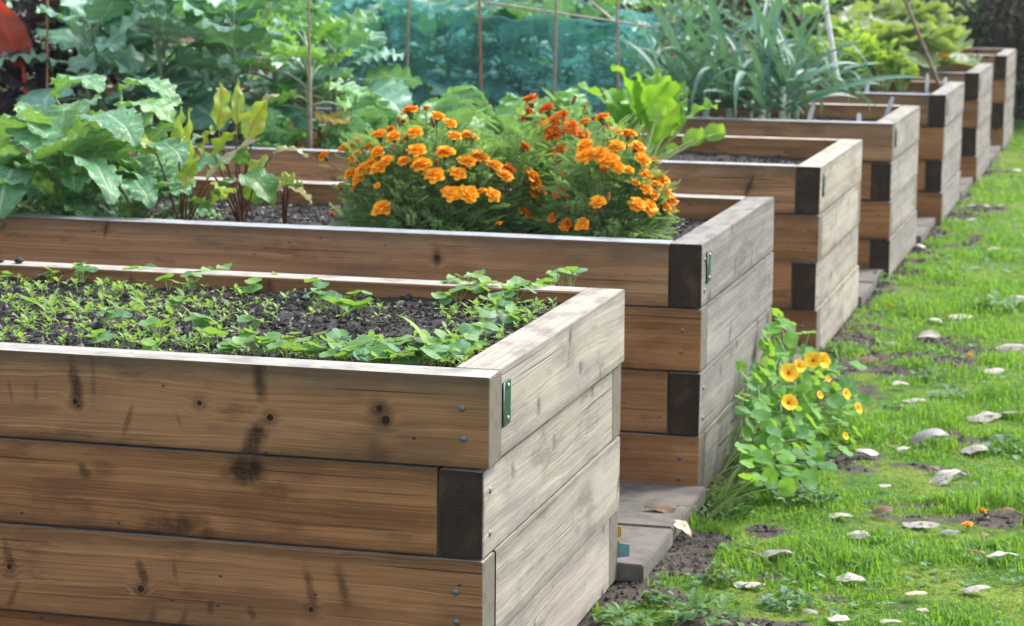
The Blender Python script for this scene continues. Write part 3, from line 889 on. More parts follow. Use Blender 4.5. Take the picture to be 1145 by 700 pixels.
def flower_mesh(seed, mat, rad):
    """Double marigold head: ruffled petals in rings on a green cup."""
    r = random.Random(seed); mb = MB()
    for ring, (k, el, rr_, wd) in enumerate(((11, .05, 1.0, .62), (11, .42, .92, .6), (9, .75, .78, .52), (7, 1.05, .6, .44), (5, 1.35, .42, .36))):
        for j in range(k):
            az = 2*PI*(j+.5*(ring % 2))/k+r.uniform(-.15, .15)
            V, q, U = leaf(rad*rr_*r.uniform(.85, 1.1), rad*wd, lambda t: .35+.75*math.sin(PI*min(.93, t**1.2*.9)), 5, 6, bend=r.uniform(.2, .9), fold=r.uniform(-.1, .25), wave=rad*.10, wf=1.1, seed=seed*99+ring*20+j)
            mb.add(place_mat((0, 0, rad*.12), az, el+r.uniform(-.18, .18))(V), q, None, U, r.random())
    tube(mb, [(0, 0, -rad*.75), (0, 0, -rad*.4), (0, 0, rad*.1)], [rad*.10, rad*.3, rad*.42], 8, .5, 1)
    return mb.mesh('flower', [mat, MSTEM])


FO = [flower_mesh(i, MOR, .0245) for i in range(4)]
FR = [flower_mesh(40+i, MRED, .0245) for i in range(3)]


def feathery(mb, P, az, el, L, r):
    """Pinnate leaf: a rachis with pairs of narrow toothed leaflets."""
    fn = place_mat(P, az, el, r.uniform(-.6, .6)); n = 6; V = []; T = []; var = r.random()
    V += [(-.0006, 0, 0), (.0006, 0, 0), (0, L*.9, -L*.12)]; T.append((0, 1, 2)); U = [(.5, 0), (.5, 0), (.5, 1)]
    for k in range(n+1):
        t = .25+.72*k/n; y = L*t; z = -L*.12*t*t
        for sd in ((-1, 1) if k < n else (0,)):
            l = L*.30*math.sin(PI*(.25+.6*(1-t)))+L*.05; w = l*.13
            dx = sd*.82 if sd else 0; dy = .57 if sd else 1.
            b = len(V); c = (dx*l*.5, y+dy*l*.5, z+.15*l)
            V += [(0, y, z), (c[0]-dy*w, c[1]+dx*w, c[2]), (dx*l, y+dy*l, z), (c[0]+dy*w, c[1]-dx*w, c[2])]
            T += [(b, b+1, b+2), (b, b+2, b+3)]; U += [(.5, 0), (.1, .5), (.5, 1), (.9, .5)]
    mb.add(fn(np.array(V)), None, T, U, var)


def marigold(name, label, Cc, rad, nleaf, flowers, seed, fol, bare_base=.0, flat_top=1.):
    """Bushy plant: dome of feathery leaves about Cc; heads sit on the dome where the photo shows them."""
    r = random.Random(seed); b = 1
    base = np.array([Cc[0], Cc[1], float(soil_h(b, Cc[0], Cc[1]))])
    root = thing(name, label, 'marigold', base, 0, 'marigolds in the second bed')
    mb = MB(); sb = MB(); rel = lambda P: np.asarray(P)-base
    for k in range(nleaf):
        a = r.random()*6.28; ph = math.acos(r.uniform(-.15, 1)); q = r.uniform(.35, 1)**.5
        lump = .86+.2*math.sin(a*3+seed)*math.cos(ph*4+seed)
        D = np.array([math.cos(a)*math.sin(ph), math.sin(a)*math.sin(ph), math.cos(ph)])
        P = np.array([0, 0, rad[2]*.12])+D*np.array(rad)*q*lump
        P[2] = max(P[2], .012)
        feathery(mb, P, math.atan2(D[0], D[1])+r.uniform(-.9, .9), r.uniform(-.2, 1.1), r.uniform(.045, .085), r)
    for k in range(26):
        a = r.random()*6.28; ph = math.acos(r.uniform(.1, 1)); D = np.array([math.cos(a)*math.sin(ph), math.sin(a)*math.sin(ph), math.cos(ph)])
        tube(sb, arc((D[0]*.02, D[1]*.02, -.01), D*np.array(rad)*.85, .03, 5), [.004, .0035, .003, .0022, .0015], 5, r.random())
    for px, py, sz, red in flowers:
        v = FW+RT*(px-572.5)/F_PX+UP*(350-py)/F_PX
        o_ = (CAM-(Cc+np.array([0, 0, rad[2]*.12])))/np.array(rad); dd = v/np.array(rad)
        A, Bq, Cq = dd@dd, 2*dd@o_, o_@o_-1.05
        ds = Bq*Bq-4*A*Cq
        t = (-Bq-math.sqrt(ds))/(2*A) if ds > 0 else -Bq/(2*A)
        P = CAM+v*t
        m = r.choice(FR if red else FO)
        f = bpy.data.objects.new('flower', m); C.objects.link(f); f.parent = root
        f.location = tuple(rel(P)); out = (P-Cc)/np.array(rad); az = math.atan2(out[1], out[0])
        tl = min(.75, .25+.5*math.hypot(out[0], out[1]))*r.uniform(.5, 1.2)
        f.rotation_euler = Matrix.Rotation(tl, 3, Vector((-math.sin(az), math.cos(az), 0))).to_euler()
        f.scale = (sz/2.5/px_per_m(P)/.049*1.17,)*3
        if red: f['label'] = 'rusty dark orange flower'
        bs = Cc+(P-Cc)*.3; bs[2] = base[2]+.03
        q0 = rel(P)-np.array([0, 0, .012]); tube(sb, arc(rel(bs), q0, .02, 6), [.003, .0028, .0024, .002, .0019, .002], 5, r.random()*.6)
        for _ in range(2):
            if r.random() < .8: feathery(mb, q0*r.uniform(.7, .93), r.random()*6.28, r.uniform(.1, .9), .06, r)
    for k in range(14 if len(flowers) > 20 else 0):   # smaller half-open and fading heads between the big ones
        a = r.random()*6.28; ph = math.acos(r.uniform(.05, .95)); D = np.array([math.cos(a)*math.sin(ph), math.sin(a)*math.sin(ph), math.cos(ph)])
        P = D*np.array(rad)*r.uniform(.98, 1.06)+np.array([0, 0, rad[2]*.12]); old = r.random() < .35
        f = bpy.data.objects.new('flower', r.choice(FR if old else FO)); C.objects.link(f); f.parent = root; f.location = tuple(P); f.scale = (r.uniform(.5, .8),)*3
        f.rotation_euler = (r.uniform(-.7, .7), r.uniform(-.7, .7), r.random()*6)
        if old: f['label'] = 'small faded rusty flower'
        tube(sb, arc(P*.35, P-np.array([0, 0, .01]), .01, 5), .002, 5, r.random()*.6)
    mb.build('foliage', fol, root, smooth=False); sb.build('stem', MSTEM, root)
    for k in range(10 if flowers else 0):  # closed buds
        a = r.random()*6.28; ph = math.acos(r.uniform(.2, 1)); D = np.array([math.cos(a)*math.sin(ph), math.sin(a)*math.sin(ph), math.cos(ph)])
        f = bpy.data.objects.new('bud', BUD); C.objects.link(f); f.parent = root; f.location = tuple(D*np.array(rad)*1.02+np.array([0, 0, rad[2]*.12])); f.rotation_euler = (r.uniform(-.5, .5), r.uniform(-.5, .5), 0)
    return root


mb = MB(); tube(mb, [(0, 0, -.022), (0, 0, -.012), (0, 0, 0), (0, 0, .008)], [.002, .006, .0075, .003], 8, .9); tube(mb, [(0, 0, .004), (0, 0, .012), (0, 0, .015)], [.005, .006, .002], 7, .3, 1)
BUD = mb.mesh('bud', [MSTEM, MRED])


def zf(L, red=False): return [(350+x/2.5, y/2.5, s, red) for x, y, s in L]


LEFT_F = zf([(271, 314, 48), (348, 328, 40), (382, 347, 36), (285, 373, 42), (395, 383, 40), (185, 380, 44), (225, 384, 42), (127, 397, 38), (158, 410, 30), (97, 417, 50), (120, 442, 44), (33, 437, 36), (290, 424, 50), (370, 428, 50), (180, 428, 42), (110, 487, 46), (140, 478, 46), (182, 472, 46), (208, 450, 36), (303, 462, 54), (255, 452, 36), (337, 493, 56), (404, 487, 46), (465, 440, 50), (430, 456, 50), (384, 543, 48), (432, 545, 56), (500, 547, 44), (192, 585, 54), (590, 597, 46), (505, 466, 46), (533, 495, 48), (610, 500, 60), (625, 528, 50), (615, 548, 36), (432, 378, 32), (450, 384, 26), (180, 520, 20), (75, 524, 22), (160, 462, 40), (128, 500, 40)]) + zf([(545, 474, 40), (590, 412, 36), (218, 362, 26), (317, 304, 20)], True)
RIGHT_F = zf([(760, 343, 32), (808, 333, 42), (752, 629, 40), (760, 410, 48), (762, 440, 52), (803, 430, 46), (820, 450, 50), (848, 410, 44), (845, 370, 38), (882, 377, 42), (905, 413, 46), (918, 449, 48), (852, 472, 38), (882, 476, 28), (835, 448, 42), (902, 511, 24), (930, 490, 38), (968, 505, 54), (928, 530, 38), (945, 545, 42), (975, 535, 54), (992, 560, 52), (905, 573, 46), (935, 580, 52), (982, 580, 42), (797, 566, 42), (1000, 585, 34), (958, 520, 40)]) + zf([(690, 540, 40), (675, 610, 38), (710, 630, 42)], True)
BACK_F = zf([(607, 283, 46), (600, 324, 50), (655, 308, 50), (697, 325, 40), (668, 350, 52), (672, 380, 52), (634, 355, 32), (722, 357, 46), (752, 378, 46), (688, 430, 58), (690, 475, 38), (645, 350, 36), (700, 425, 40)], True)


def bush_center(px, py_base, y):
    P = at(px, py_base, y=y); P[2] = SOILZ[1]; return P


CL = bush_center(478, 236, 2.80); CR = bush_center(680, 240, 2.86); CB = bush_center(640, 205, 3.18); CP = bush_center(570, 200, 3.0)
marigold('marigold', 'broad marigold bush with many bright orange flowers, left one in the second bed', CL, (.32, .26, .36), 1500, LEFT_F, 3, MFOL)
marigold('marigold', 'marigold bush with crowded orange flowers beside the right end board of the second bed', CR, (.19, .25, .34), 1050, RIGHT_F, 5, MFOL)
marigold('marigold', 'tall marigold with rusty dark orange flowers, behind the other marigolds', CB, (.17, .19, .40), 480, BACK_F, 8, MFOL)
marigold('marigold', 'pale feathery flowerless marigold between the two orange bushes', CP, (.24, .2, .40), 1000, [], 11, MPALE)

# ------------------------------------------------------------------ big leaves of the second bed
RAD_ = leaf_mat('radish_leaf', (.12, .34, .155), (.22, .46, .15), (.44, .62, .40), .3, .25, (.34, .6, .05), nv=8., vs=.75, bumpy=1., vein_w=.06, spec=.6, wet=1.2)
RSTALK = stem_mat('radish_stalk', (.22, .34, .12), (.30, .38, .18))


def radish(label, base, leaves, seed, pix=(), mats=None, name='radish_plant', cat='radish', group='leafy radishes in the second bed'):
    r = random.Random(seed); root = thing(name, label, cat, base, 0, group); mb = MB(); sb = MB()
    for az, el, st, L, Wd, bd, vr, roll in leaves:
        top = np.array([math.sin(az)*math.cos(el), math.cos(az)*math.cos(el), math.sin(el)])*st
        tube(sb, arc((0, 0, -.01), top, .05*st, 6), np.linspace(.006, .0035, 6), 6, r.random())
        V, q, U = leaf(L, Wd, P_LYRE, 34, 10, bend=bd*.85, fold=.08, wave=.0085, wf=6.5, lob=.06, lf=6.5, teeth=.10, seed=r.randrange(9999), twist=r.uniform(-.3, .3))
        mb.add(place_mat(top, az+r.uniform(-.15, .15), el-.05, roll)(V), q, None, U, vr)
    for a, ya, t_, yt, w, vr in pix:  # leaves whose two ends are read off the photograph
        A = at(*a, y=ya)-base; Bp = at(*t_, y=yt)-base; D = Bp-A; L = np.linalg.norm(D)
        V, q, U = leaf(L*1.15, w, P_LYRE, 34, 10, bend=1.5, bend0=.75, fold=.08, wave=.0085, wf=6.5, lob=.06, lf=6.5, teeth=.10, seed=r.randrange(999))
        mb.add(place_mat(A, math.atan2(D[0], D[1]), math.asin(D[2]/L), r.uniform(-.25, .25))(V), q, None, U, vr); tube(sb, arc((r.uniform(-.02, .02), r.uniform(-.02, .02), -.01), A, .03, 6), np.linspace(.006, .0035, 6), 6, r.random())
    mb.build('foliage', mats or RAD_, root); sb.build('stalk', RSTALK, root); return root


def radish_leaves(seed, n, st=(.12, .28), L=(.2, .3), el=(.35, 1.25)):
    r = random.Random(seed); out = []
    for k in range(n):
        e = r.uniform(*el)
        out.append((2*PI*k/n+r.uniform(-.5, .5), e, r.uniform(*st), r.uniform(*L), r.uniform(.11, .16), r.uniform(.7, 1.7), r.random()**1.6, r.uniform(-.4, .4)))
    return out


def bedpt(px, py, y, b):
    P = at(px, py, y=y); return np.array([P[0], P[1], float(soil_h(b, P[0], P[1]))])


radish('big blue-green leafy radish spilling over the front board at the left frame edge', bedpt(-5, 235, 2.56, 1), radish_leaves(1, 20)+[(3.3, .85, .17, .27, .17, 2.0, .1, .1), (2.6, .5, .13, .24, .12, 1.6, .2, 0)], 1, [((22, 190), 2.5, (2, 256), 2.23, .17, .1), ((-5, 165), 2.6, (45, 172), 2.4, .15, .0)])
radish('leafy radish whose long leaf hangs over the front board beside the beet', bedpt(75, 238, 2.62, 1), radish_leaves(2, 20)+[(2.6, .95, .15, .30, .13, 2.1, .15, .1), (3.5, 1.3, .30, .22, .12, 1.4, .9, 0), (1.8, .9, .2, .28, .15, 1.6, .3, .2)], 2, [((50, 190), 2.5, (116, 249), 2.23, .14, .05), ((95, 140), 2.6, (150, 178), 2.42, .16, .0), ((20, 150), 2.6, (60, 195), 2.4, .15, .1), ((70, 160), 2.6, (85, 125), 2.75, .12, .9)])
radish('leafy radish with a light yellow-green top leaf, right behind the others', bedpt(135, 215, 2.95, 1), radish_leaves(3, 19, (.12, .28))+[(1.9, 1.25, .32, .24, .15, 1.7, 1.0, -.3)], 3, [((128, 128), 2.85, (188, 150), 2.75, .15, 1.), ((135, 100), 3.0, (190, 128), 2.9, .13, .3), ((60, 108), 3.0, (110, 118), 2.85, .14, .1)])
radish('leafy radish half hidden behind the leaves at the left frame edge', bedpt(30, 212, 3.05, 1), radish_leaves(4, 13, (.16, .30)), 4)
radish('small leafy radish with low drooping leaves, just left of the beet stalks', bedpt(150, 236, 2.66, 1), radish_leaves(6, 15, (.06, .16), (.16, .24), (.3, 1.1)), 6, [((130, 205), 2.55, (168, 243), 2.4, .12, .05), ((165, 170), 2.7, (205, 195), 2.55, .12, .1)])

BEETL = leaf_mat('beet_leaf', (.17, .36, .05), (.36, .48, .06), (.22, .10, .03), .4, .35, (.44, .62, .05), nv=6., spot=(7., .56, (.55, .22, .03)), vs=.7, vein_w=.09)
BEETD = leaf_mat('dark_beet_leaf', (.03, .15, .03), (.07, .22, .04), (.12, .26, .06), .32, .3, nv=7., vs=.6, bumpy=.7)
BEETW = leaf_mat('wilted_beet_leaf', (.34, .36, .20), (.48, .42, .30), (.30, .24, .12), .5, .3, (.5, .5, .2), nv=6.)
BSTALK = stem_mat('beet_stalk', (.075, .025, .018), (.14, .07, .035))


def beet(label, base, specs, seed, cat='beet'):
    """specs: pixel of the leaf's base end, pixel of its tip, depth offset, width, material, bend."""
    r = random.Random(seed); root = thing('beet_plant', label, cat, base, 0, 'beets in the second bed'); mb = MB(); sb = MB()
    for a, b_, dy, w, mi, bd in specs:
        A = at(*a, y=base[1]+dy)-base; Bp = at(*b_, y=base[1]+dy*1.3+.03)-base
        D = Bp-A; L = np.linalg.norm(D)
        tube(sb, arc((r.uniform(-.008, .008), r.uniform(-.008, .008), -.01), A, .015, 7), np.linspace(.005, .0028, 7), 6, r.random())
        V, q, U = leaf(L*1.12, w, P_OVATE, 11, 6, bend=bd, bend0=bd*.4, fold=.25, wave=.010, wf=2.6, lob=.07, seed=r.randrange(999))
        mb.add(place_mat(A, math.atan2(D[0], D[1]), math.asin(D[2]/L), r.uniform(-.5, .5)+PI*.5*(abs(D[2])/L > .8)*r.choice([-.5, .5]))(V), q, None, U, r.random(), mi)
    mb.build('foliage', [BEETL, BEETD, BEETW], root); sb.build('stalk', BSTALK, root); return root


beet('beet with dark red stalks fanning from the soil, yellowing upright leaves', bedpt(205, 233, 2.60, 1),
     [((175, 172), (138, 143), -.02, .055, 0, .3), ((199, 165), (203, 124), .02, .05, 0, .1), ((212, 190), (213, 128), .06, .05, 0, .2), ((207, 212), (222, 178), -.03, .08, 0, 1.0), ((235, 205), (250, 222), -.04, .07, 0, .9),
      ((232, 200), (285, 160), .03, .05, 2, .5), ((215, 225), (236, 242), -.07, .07, 1, 1.0), ((200, 222), (165, 205), .05, .07, 1, 1.0)], 21)
beet('beet with big yellow-green upright leaves, middle of the second bed', bedpt(268, 205, 3.0, 1),
     [((243, 145), (246, 97), .0, .085, 0, .3), ((277, 155), (296, 116), -.03, .09, 0, .7), ((285, 140), (312, 108), .05, .12, 2, 1.2), ((264, 140), (266, 96), .06, .05, 0, .2), ((240, 175), (262, 150), -.05, .09, 0, .6),
      ((268, 185), (275, 165), -.06, .08, 1, .5), ((305, 172), (342, 178), .02, .06, 2, 1.5), ((225, 175), (238, 145), .04, .07, 0, .5), ((282, 200), (298, 178), .08, .1, 0, .5)], 22)
beet('low beet with two dark green drooping leaves beside the bare soil', bedpt(272, 230, 2.78, 1),
     [((262, 200), (248, 225), -.06, .10, 1, 1.4), ((270, 195), (303, 232), -.08, .13, 1, 1.6), ((285, 205), (292, 228), .04, .10, 1, 1.2), ((262, 212), (240, 228), .05, .08, 0, 1.0)], 23)
beet('wilted beet with withered grey leaves lying on bare soil', bedpt(316, 222, 2.86, 1),
     [((318, 208), (328, 196), 0, .07, 0, .8), ((322, 210), (346, 228), -.03, .07, 2, .9), ((315, 214), (300, 210), 0, .05, 2, .8), ((325, 212), (338, 208), .03, .06, 1, .8)], 24)

# ------------------------------------------------------------------ brassicas, chard, leeks and courgettes of the farther beds
KALE = leaf_mat('kale_leaf', (0.110, 0.291, 0.197), (0.262, 0.495, 0.349), (0.437, 0.641, 0.510), .34, .22, (.22, .48, .06), nv=5., vs=.6, bumpy=.7, vein_w=.06, spec=.55)
KALEG = leaf_mat('green_kale_leaf', (0.129, 0.359, 0.115), (0.273, 0.546, 0.129), (0.402, 0.632, 0.287), .36, .35, (.3, .55, .05), nv=5., vs=.45, bumpy=.7, vein_w=.06)
CABB = leaf_mat('cabbage_leaf', (0.152, 0.385, 0.165), (0.303, 0.550, 0.207), (0.385, 0.578, 0.330), .42, .3, (.3, .55, .06), nv=5., vs=.5, bumpy=.6, vein_w=.06)
PURP = leaf_mat('purple_leaf', (.022, .018, .022), (.05, .03, .035), (.09, .03, .04), .35, .12, (.1, .02, .02), nv=5., vs=.4, bumpy=.7)
REDL = leaf_mat('red_chard_leaf', (.22, .025, .012), (.34, .05, .015), (.5, .05, .02), .4, .35, (.6, .06, .02), nv=5., vs=.6, vein_w=.1)
CHARD = leaf_mat('chard_leaf', (0.070, 0.27, 0.022), (0.16, 0.42, 0.03), (0.374, 0.550, 0.165), .35, .36, (.40, .68, .04), nv=6., vs=.45, bumpy=.7, vein_w=.07)
LEEK = leaf_mat('leek_leaf', (0.054, 0.167, 0.123), (0.128, 0.266, 0.197), (0.240, 0.408, 0.288), .5, .2, (.2, .42, .12), nv=0., vs=.3, bumpy=.1, vein_w=.08)
CELERY = leaf_mat('celery_leaf', (.13, .32, .04), (.27, .46, .05), (.3, .5, .1), .42, .45, (.5, .72, .05), nv=4., vs=.3)
COURG = leaf_mat('courgette_leaf', (.10, .22, .06), (.26, .38, .06), (.3, .4, .2), .55, .35, (.4, .55, .05), peltate=True, spot=(6., .5, (.46, .46, .40)), vs=.5)
YELL = leaf_mat('yellowed_leaf', (.50, .30, .06), (.58, .38, .08), (.4, .25, .08), .5, .4, (.6, .4, .05), vs=.3)
KST = stem_mat('kale_stalk', (.20, .30, .18), (.28, .36, .24))
PST = stem_mat('purple_stalk', (.16, .03, .03), (.10, .03, .04))
RST = stem_mat('red_stalk', (.55, .03, .01), (.62, .06, .02))


def put(pt, h=0.): return (pt[0], pt[1], pt[2]+h)


def kale_root(name, seed, label, cat, group, H=.55, n=16, L=(.27, .40), Wd=(.75, .95), mats=KALE, smat=KST, el=(-.1, 1.1), pet=(.12, .26), prof=P_BROAD, lob=.09, wave=.017, yellow=0, bends=(.3, 1.1), cup=0.):
    r = random.Random(seed); root = thing(name, label, cat, (0, 0, 0), 0, group); mb = MB(); sb = MB(); yb = []
    tube(sb, arc((0, 0, -.03), (r.uniform(-.03, .03), r.uniform(-.03, .03), H), 0, 6), np.linspace(.018, .012, 6), 8, .5)
    for k in range(n):
        t = k/(n-1); az = k*2.4+r.uniform(-.3, .3); e = el[0]+(el[1]-el[0])*t+r.uniform(-.15, .15); st = r.uniform(*pet)*(1-.3*t)
        z0 = H*(.35+.65*t); top = np.array([math.sin(az)*math.cos(e)*st, math.cos(az)*math.cos(e)*st, z0+math.sin(e)*st])
        tube(sb, arc((0, 0, z0), top, .02, 5), np.linspace(.008, .005, 5), 5, r.random())
        l = r.uniform(*L)*(1-.25*abs(t-.5)); ye = yellow and k < yellow
        V, q, U = leaf(l, l*r.uniform(*Wd), prof, 26, 8, bend=r.uniform(*bends)-cup*t, fold=r.uniform(.0, .12), wave=wave, wf=r.uniform(4.5, 6.5), lob=lob, lf=6.5, teeth=.05, seed=seed*50+k)
        if ye: yb.append(MB())
        (yb[-1] if ye else mb).add(place_mat(top, az, e-.1, r.uniform(-.5, .5))(V), q, None, U, r.random())
    mb.build('foliage', mats, root); sb.build('stalk', smat, root)
    if yellow: [y.build('dead_leaf', YELL, root) for y in yb]
    return root


G3 = 'kale plants in the third bed'
k1 = kale_root('kale_plant', 31, 'tall blue-green kale with a round yellowed leaf, behind the radish at left', 'kale', G3, yellow=1); k1.location = put(bedpt(105, 150, 5.35, 2))
k2 = kale_root('kale_plant', 32, 'tall broad blue-green kale directly behind the beet leaves', 'kale', G3, H=.6, L=(.25, .38)); k2.location = put(bedpt(185, 150, 5.45, 2))
k3 = kale_root('kale_plant', 33, 'tall kale of mixed green leaves beside the cane near the first marigolds', 'kale', G3, mats=KALEG, yellow=2, H=.5, L=(.18, .28)); k3.location = put(bedpt(345, 150, 5.45, 2))
k4 = kale_root('kale_plant', 34, 'blue-green kale between the beet and the cane, its top leaves out of frame', 'kale', G3, H=.58); k4.location = put(bedpt(262, 150, 5.55, 2))
k5 = copy_thing(k2, bedpt(140, 140, 5.95, 2), 1.9, .95, 'blue-green kale in the back row of the third bed, farthest left of that row')
k6 = copy_thing(k4, bedpt(225, 140, 6.0, 2), 2.6, 1., 'blue-green kale in the back row, behind the upright beet leaves')
k7 = copy_thing(k3, bedpt(308, 140, 5.9, 2), 4.1, 1.05, 'mid-green kale in the back row, left of the cane')
k8 = copy_thing(k1, bedpt(375, 140, 5.95, 2), 1.1, .9, 'kale at the left edge of the blue net, right of the cane')
k9 = copy_thing(k4, bedpt(70, 140, 5.9, 2), 5.0, .9, 'kale beside the reddish cane at the far left')
p1 = kale_root('purple_kale', 41, 'dark purple kale at the top left frame edge', 'kale', 'dark purple kales', mats=PURP, smat=PST, H=.45, n=22, L=(.18, .28)); p1.location = put(bedpt(18, 150, 5.5, 2))
copy_thing(p1, bedpt(48, 150, 5.75, 2), 2., .9, 'dark purple kale just right of the red chard leaf')
copy_thing(p1, bedpt(-30, 150, 5.3, 2), 4., 1.05, 'dark purple kale cut by the left frame edge')
# the single red chard leaf
base = bedpt(36, 150, 5.2, 2); root = thing('red_chard', 'chard with one big dark red leaf and scarlet stalk at top left', 'chard', base)
mb = MB(); A = at(26, 76, y=5.2)-base; Bq = at(-4, 4, y=5.2)-base; A2 = at(8, 32, y=5.2)-base
tube(mb, np.concatenate([arc((0, 0, -.02), A, .02, 5), arc(A, A2, .005, 5)[1:]]), np.linspace(.013, .006, 9), 7, .4); mb.build('stalk', RST, root)
mb = MB(); D = Bq-A; L = np.linalg.norm(D)
V, q, U = leaf(L*1.1, .17, P_OVATE, 14, 8, bend=.4, bend0=.15, fold=.2, wave=.02, wf=2.5, lob=.06, seed=5); mb.add(place_mat(A, math.atan2(D[0], D[1]), math.asin(D[2]/L), 1.2)(V), q, None, U, .5); mb.build('foliage', REDL, root)


def cabbage_root(seed, label, H=.10, n=19, L=(.17, .25), mats=CABB):
    return kale_root('cabbage', seed, label, 'cabbage', 'cabbages in the third bed', H, n, L, (.9, 1.1), mats, KST, (.1, 1.35), (.02, .07), P_ROUND, .05, .013, bends=(.2, .6), cup=1.5)


c1 = cabbage_root(51, 'round-leaved green cabbage behind the left marigold bush, left of the bare net'); c1.location = put(bedpt(408, 150, 5.55, 2)); c1.scale = (.95,)*3
c2 = cabbage_root(52, 'green cabbage with overlapping round leaves, behind the middle of the marigolds'); c2.location = put(bedpt(520, 150, 5.7, 2))
copy_thing(c1, bedpt(573, 150, 5.5, 2), 2.2, .95, 'green cabbage just left of the tallest rusty marigold flowers')
copy_thing(c2, bedpt(635, 150, 5.75, 2), 1.2, 1.0, 'cabbage at the foot of the grey cane, behind the rusty marigold flowers')
copy_thing(c2, bedpt(452, 150, 5.9, 2), 3.3, .62, 'small low cabbage below the left cane of the net')
copy_thing(c1, bedpt(390, 150, 5.25, 2), 4.3, .7, 'small cabbage low beside the bare cane, close behind the board')
copy_thing(c1, bedpt(300, 150, 5.2, 2), 5.1, .75, 'small cabbage low under the kale, left of the bare cane')

# bright chard
r = random.Random(61); base = bedpt(722, 150, 5.55, 2); root = thing('chard', 'bright green glossy chard standing in front of the leeks', 'chard', base); mb = MB(); sb = MB()
for k in range(17):
    az = k*2.4+r.uniform(-.3, .3); e = r.uniform(.95, 1.45)-.35*(k % 3 == 0); st = r.uniform(.13, .22); top = np.array([math.sin(az)*math.cos(e)*st, math.cos(az)*math.cos(e)*st, math.sin(e)*st])
    tube(sb, arc((0, 0, -.02), top, .01, 5), np.linspace(.009, .006, 5), 6, r.random())
    V, q, U = leaf(r.uniform(.17, .27), r.uniform(.09, .13), P_OVATE, 12, 6, bend=r.uniform(.4, 1.1), bend0=.1, fold=.3, wave=.016, wf=3, lob=.06, seed=700+k); mb.add(place_mat(top, az, e, r.uniform(-.6, .6))(V), q, None, U, r.random())
root.scale = (1.15, 1.15, 1.2); mb.build('foliage', CHARD, root); sb.build('stalk', stem_mat('chard_stalk', (.32, .48, .12), (.4, .55, .2)), root)
base = bedpt(715, 185, 5.15, 2); root = thing('squash_plant', 'squash leaf on a pale leaning stalk in the right end of the third bed', 'squash', base); mb = MB(); sb = MB()
for a, rad, vr in (((778, 156), .055, .8), ((800, 150), .05, .4), ((736, 128), .05, .9), ((752, 168), .03, .5), ((700, 172), .045, .3)):
    A = at(*a, y=5.2)-base; tube(sb, arc((0, 0, -.02), A, .02, 7), np.linspace(.007, .005, 7), 6, r.random())
    V, q, t, U = disc_leaf(rad, 18, 4, .3, .16, int(rad*900)); mb.add(place_mat(A, 2.6+vr, -.9, r.uniform(-.3, .3))(V), q, t, U, vr)
mb.build('foliage', [leaf_mat('squash_leaf', (.09, .28, .02), (.2, .42, .03), (.3, .5, .1), .4, .45, (.4, .65, .05), peltate=True)], root); sb.build('stalk', stem_mat('squash_stalk', (.34, .46, .14), (.4, .5, .2)), root)


def leek_root(seed, label, group, L=(.45, .72), n=10):
    r = random.Random(seed); root = thing('leek', label, 'leek', (0, 0, 0), 0, group); mb = MB(); sb = MB()
    tube(sb, [(0, 0, -.03), (0, 0, .1), (0, 0, .22)], [.020, .018, .016], 8, .5)
    fan = r.random()*PI
    for k in range(n):
        az = fan+PI*(k % 2)+r.uniform(-.55, .55); z0 = .08+.16*k/n; e = 1.42-.1*(n-k)+r.uniform(-.1, .1); l = r.uniform(*L)
        kk = r.random() < .4
        V, q, U = leaf(l, r.uniform(.034, .056), P_STRAP, 18, 4, bend=r.uniform(2.0, 2.9) if kk else r.uniform(.3, 1.5), fold=.45, seed=seed*40+k, twist=r.uniform(-.6, .6))
        mb.add(place_mat((math.sin(az)*.008, math.cos(az)*.008, z0), az, max(.5, e), r.uniform(-.2, .2))(V), q, None, U, r.random())
    mb.build('foliage', LEEK, root); sb.build('stem', stem_mat('leek_stem', (.4, .5, .34), (.5, .55, .42)), root); return root


G4 = 'leeks in the fourth bed'
l1 = leek_root(71, 'leek with a leaf drooping over the front board, left front one', G4); l1.location = put(bedpt(765, 130, 7.65, 3))
l2 = leek_root(72, 'leek with a yellow-tipped shaft standing at the front board', G4, n=11); l2.location = put(bedpt(852, 130, 7.55, 3))
l3 = leek_root(73, 'leek nearest the bare soil, leaves sprawling to the right', G4, (.4, .6)); l3.location = put(bedpt(880, 128, 7.75, 3))
lk = [(722, 8.0, 1, 'leek just behind the bright chard'), (742, 7.7, 2, 'leek at the right shoulder of the bright chard'), (790, 7.6, 3, 'front row leek, second from the bright chard'), (815, 7.72, 1, 'front row leek, midway between the chard and the white pole'),
      (838, 7.95, 2, 'leek with upright fan, behind the yellow-tipped one'), (875, 7.65, 1, 'front row leek left of the sprawling one'), (705, 8.3, 3, 'leek right beside the netting'), (750, 8.35, 2, 'back row leek behind the chard tips'), (785, 8.2, 1, 'back row leek, third from the netting'),
      (820, 8.4, 3, 'back row leek, fourth from the netting'), (858, 8.3, 2, 'back row leek left of the white pole'), (890, 8.4, 1, 'back row leek closest to the white pole'), (770, 7.95, 3, 'leek in the middle row above the squash leaf')]
for i, (px, y, s_, lab) in enumerate(lk):
    copy_thing((l1, l2, l3)[s_-1], bedpt(px, 120, y, 3), rnd.random()*6.28, rnd.uniform(.9, 1.12), lab)
G5 = 'leeks in the fifth bed'
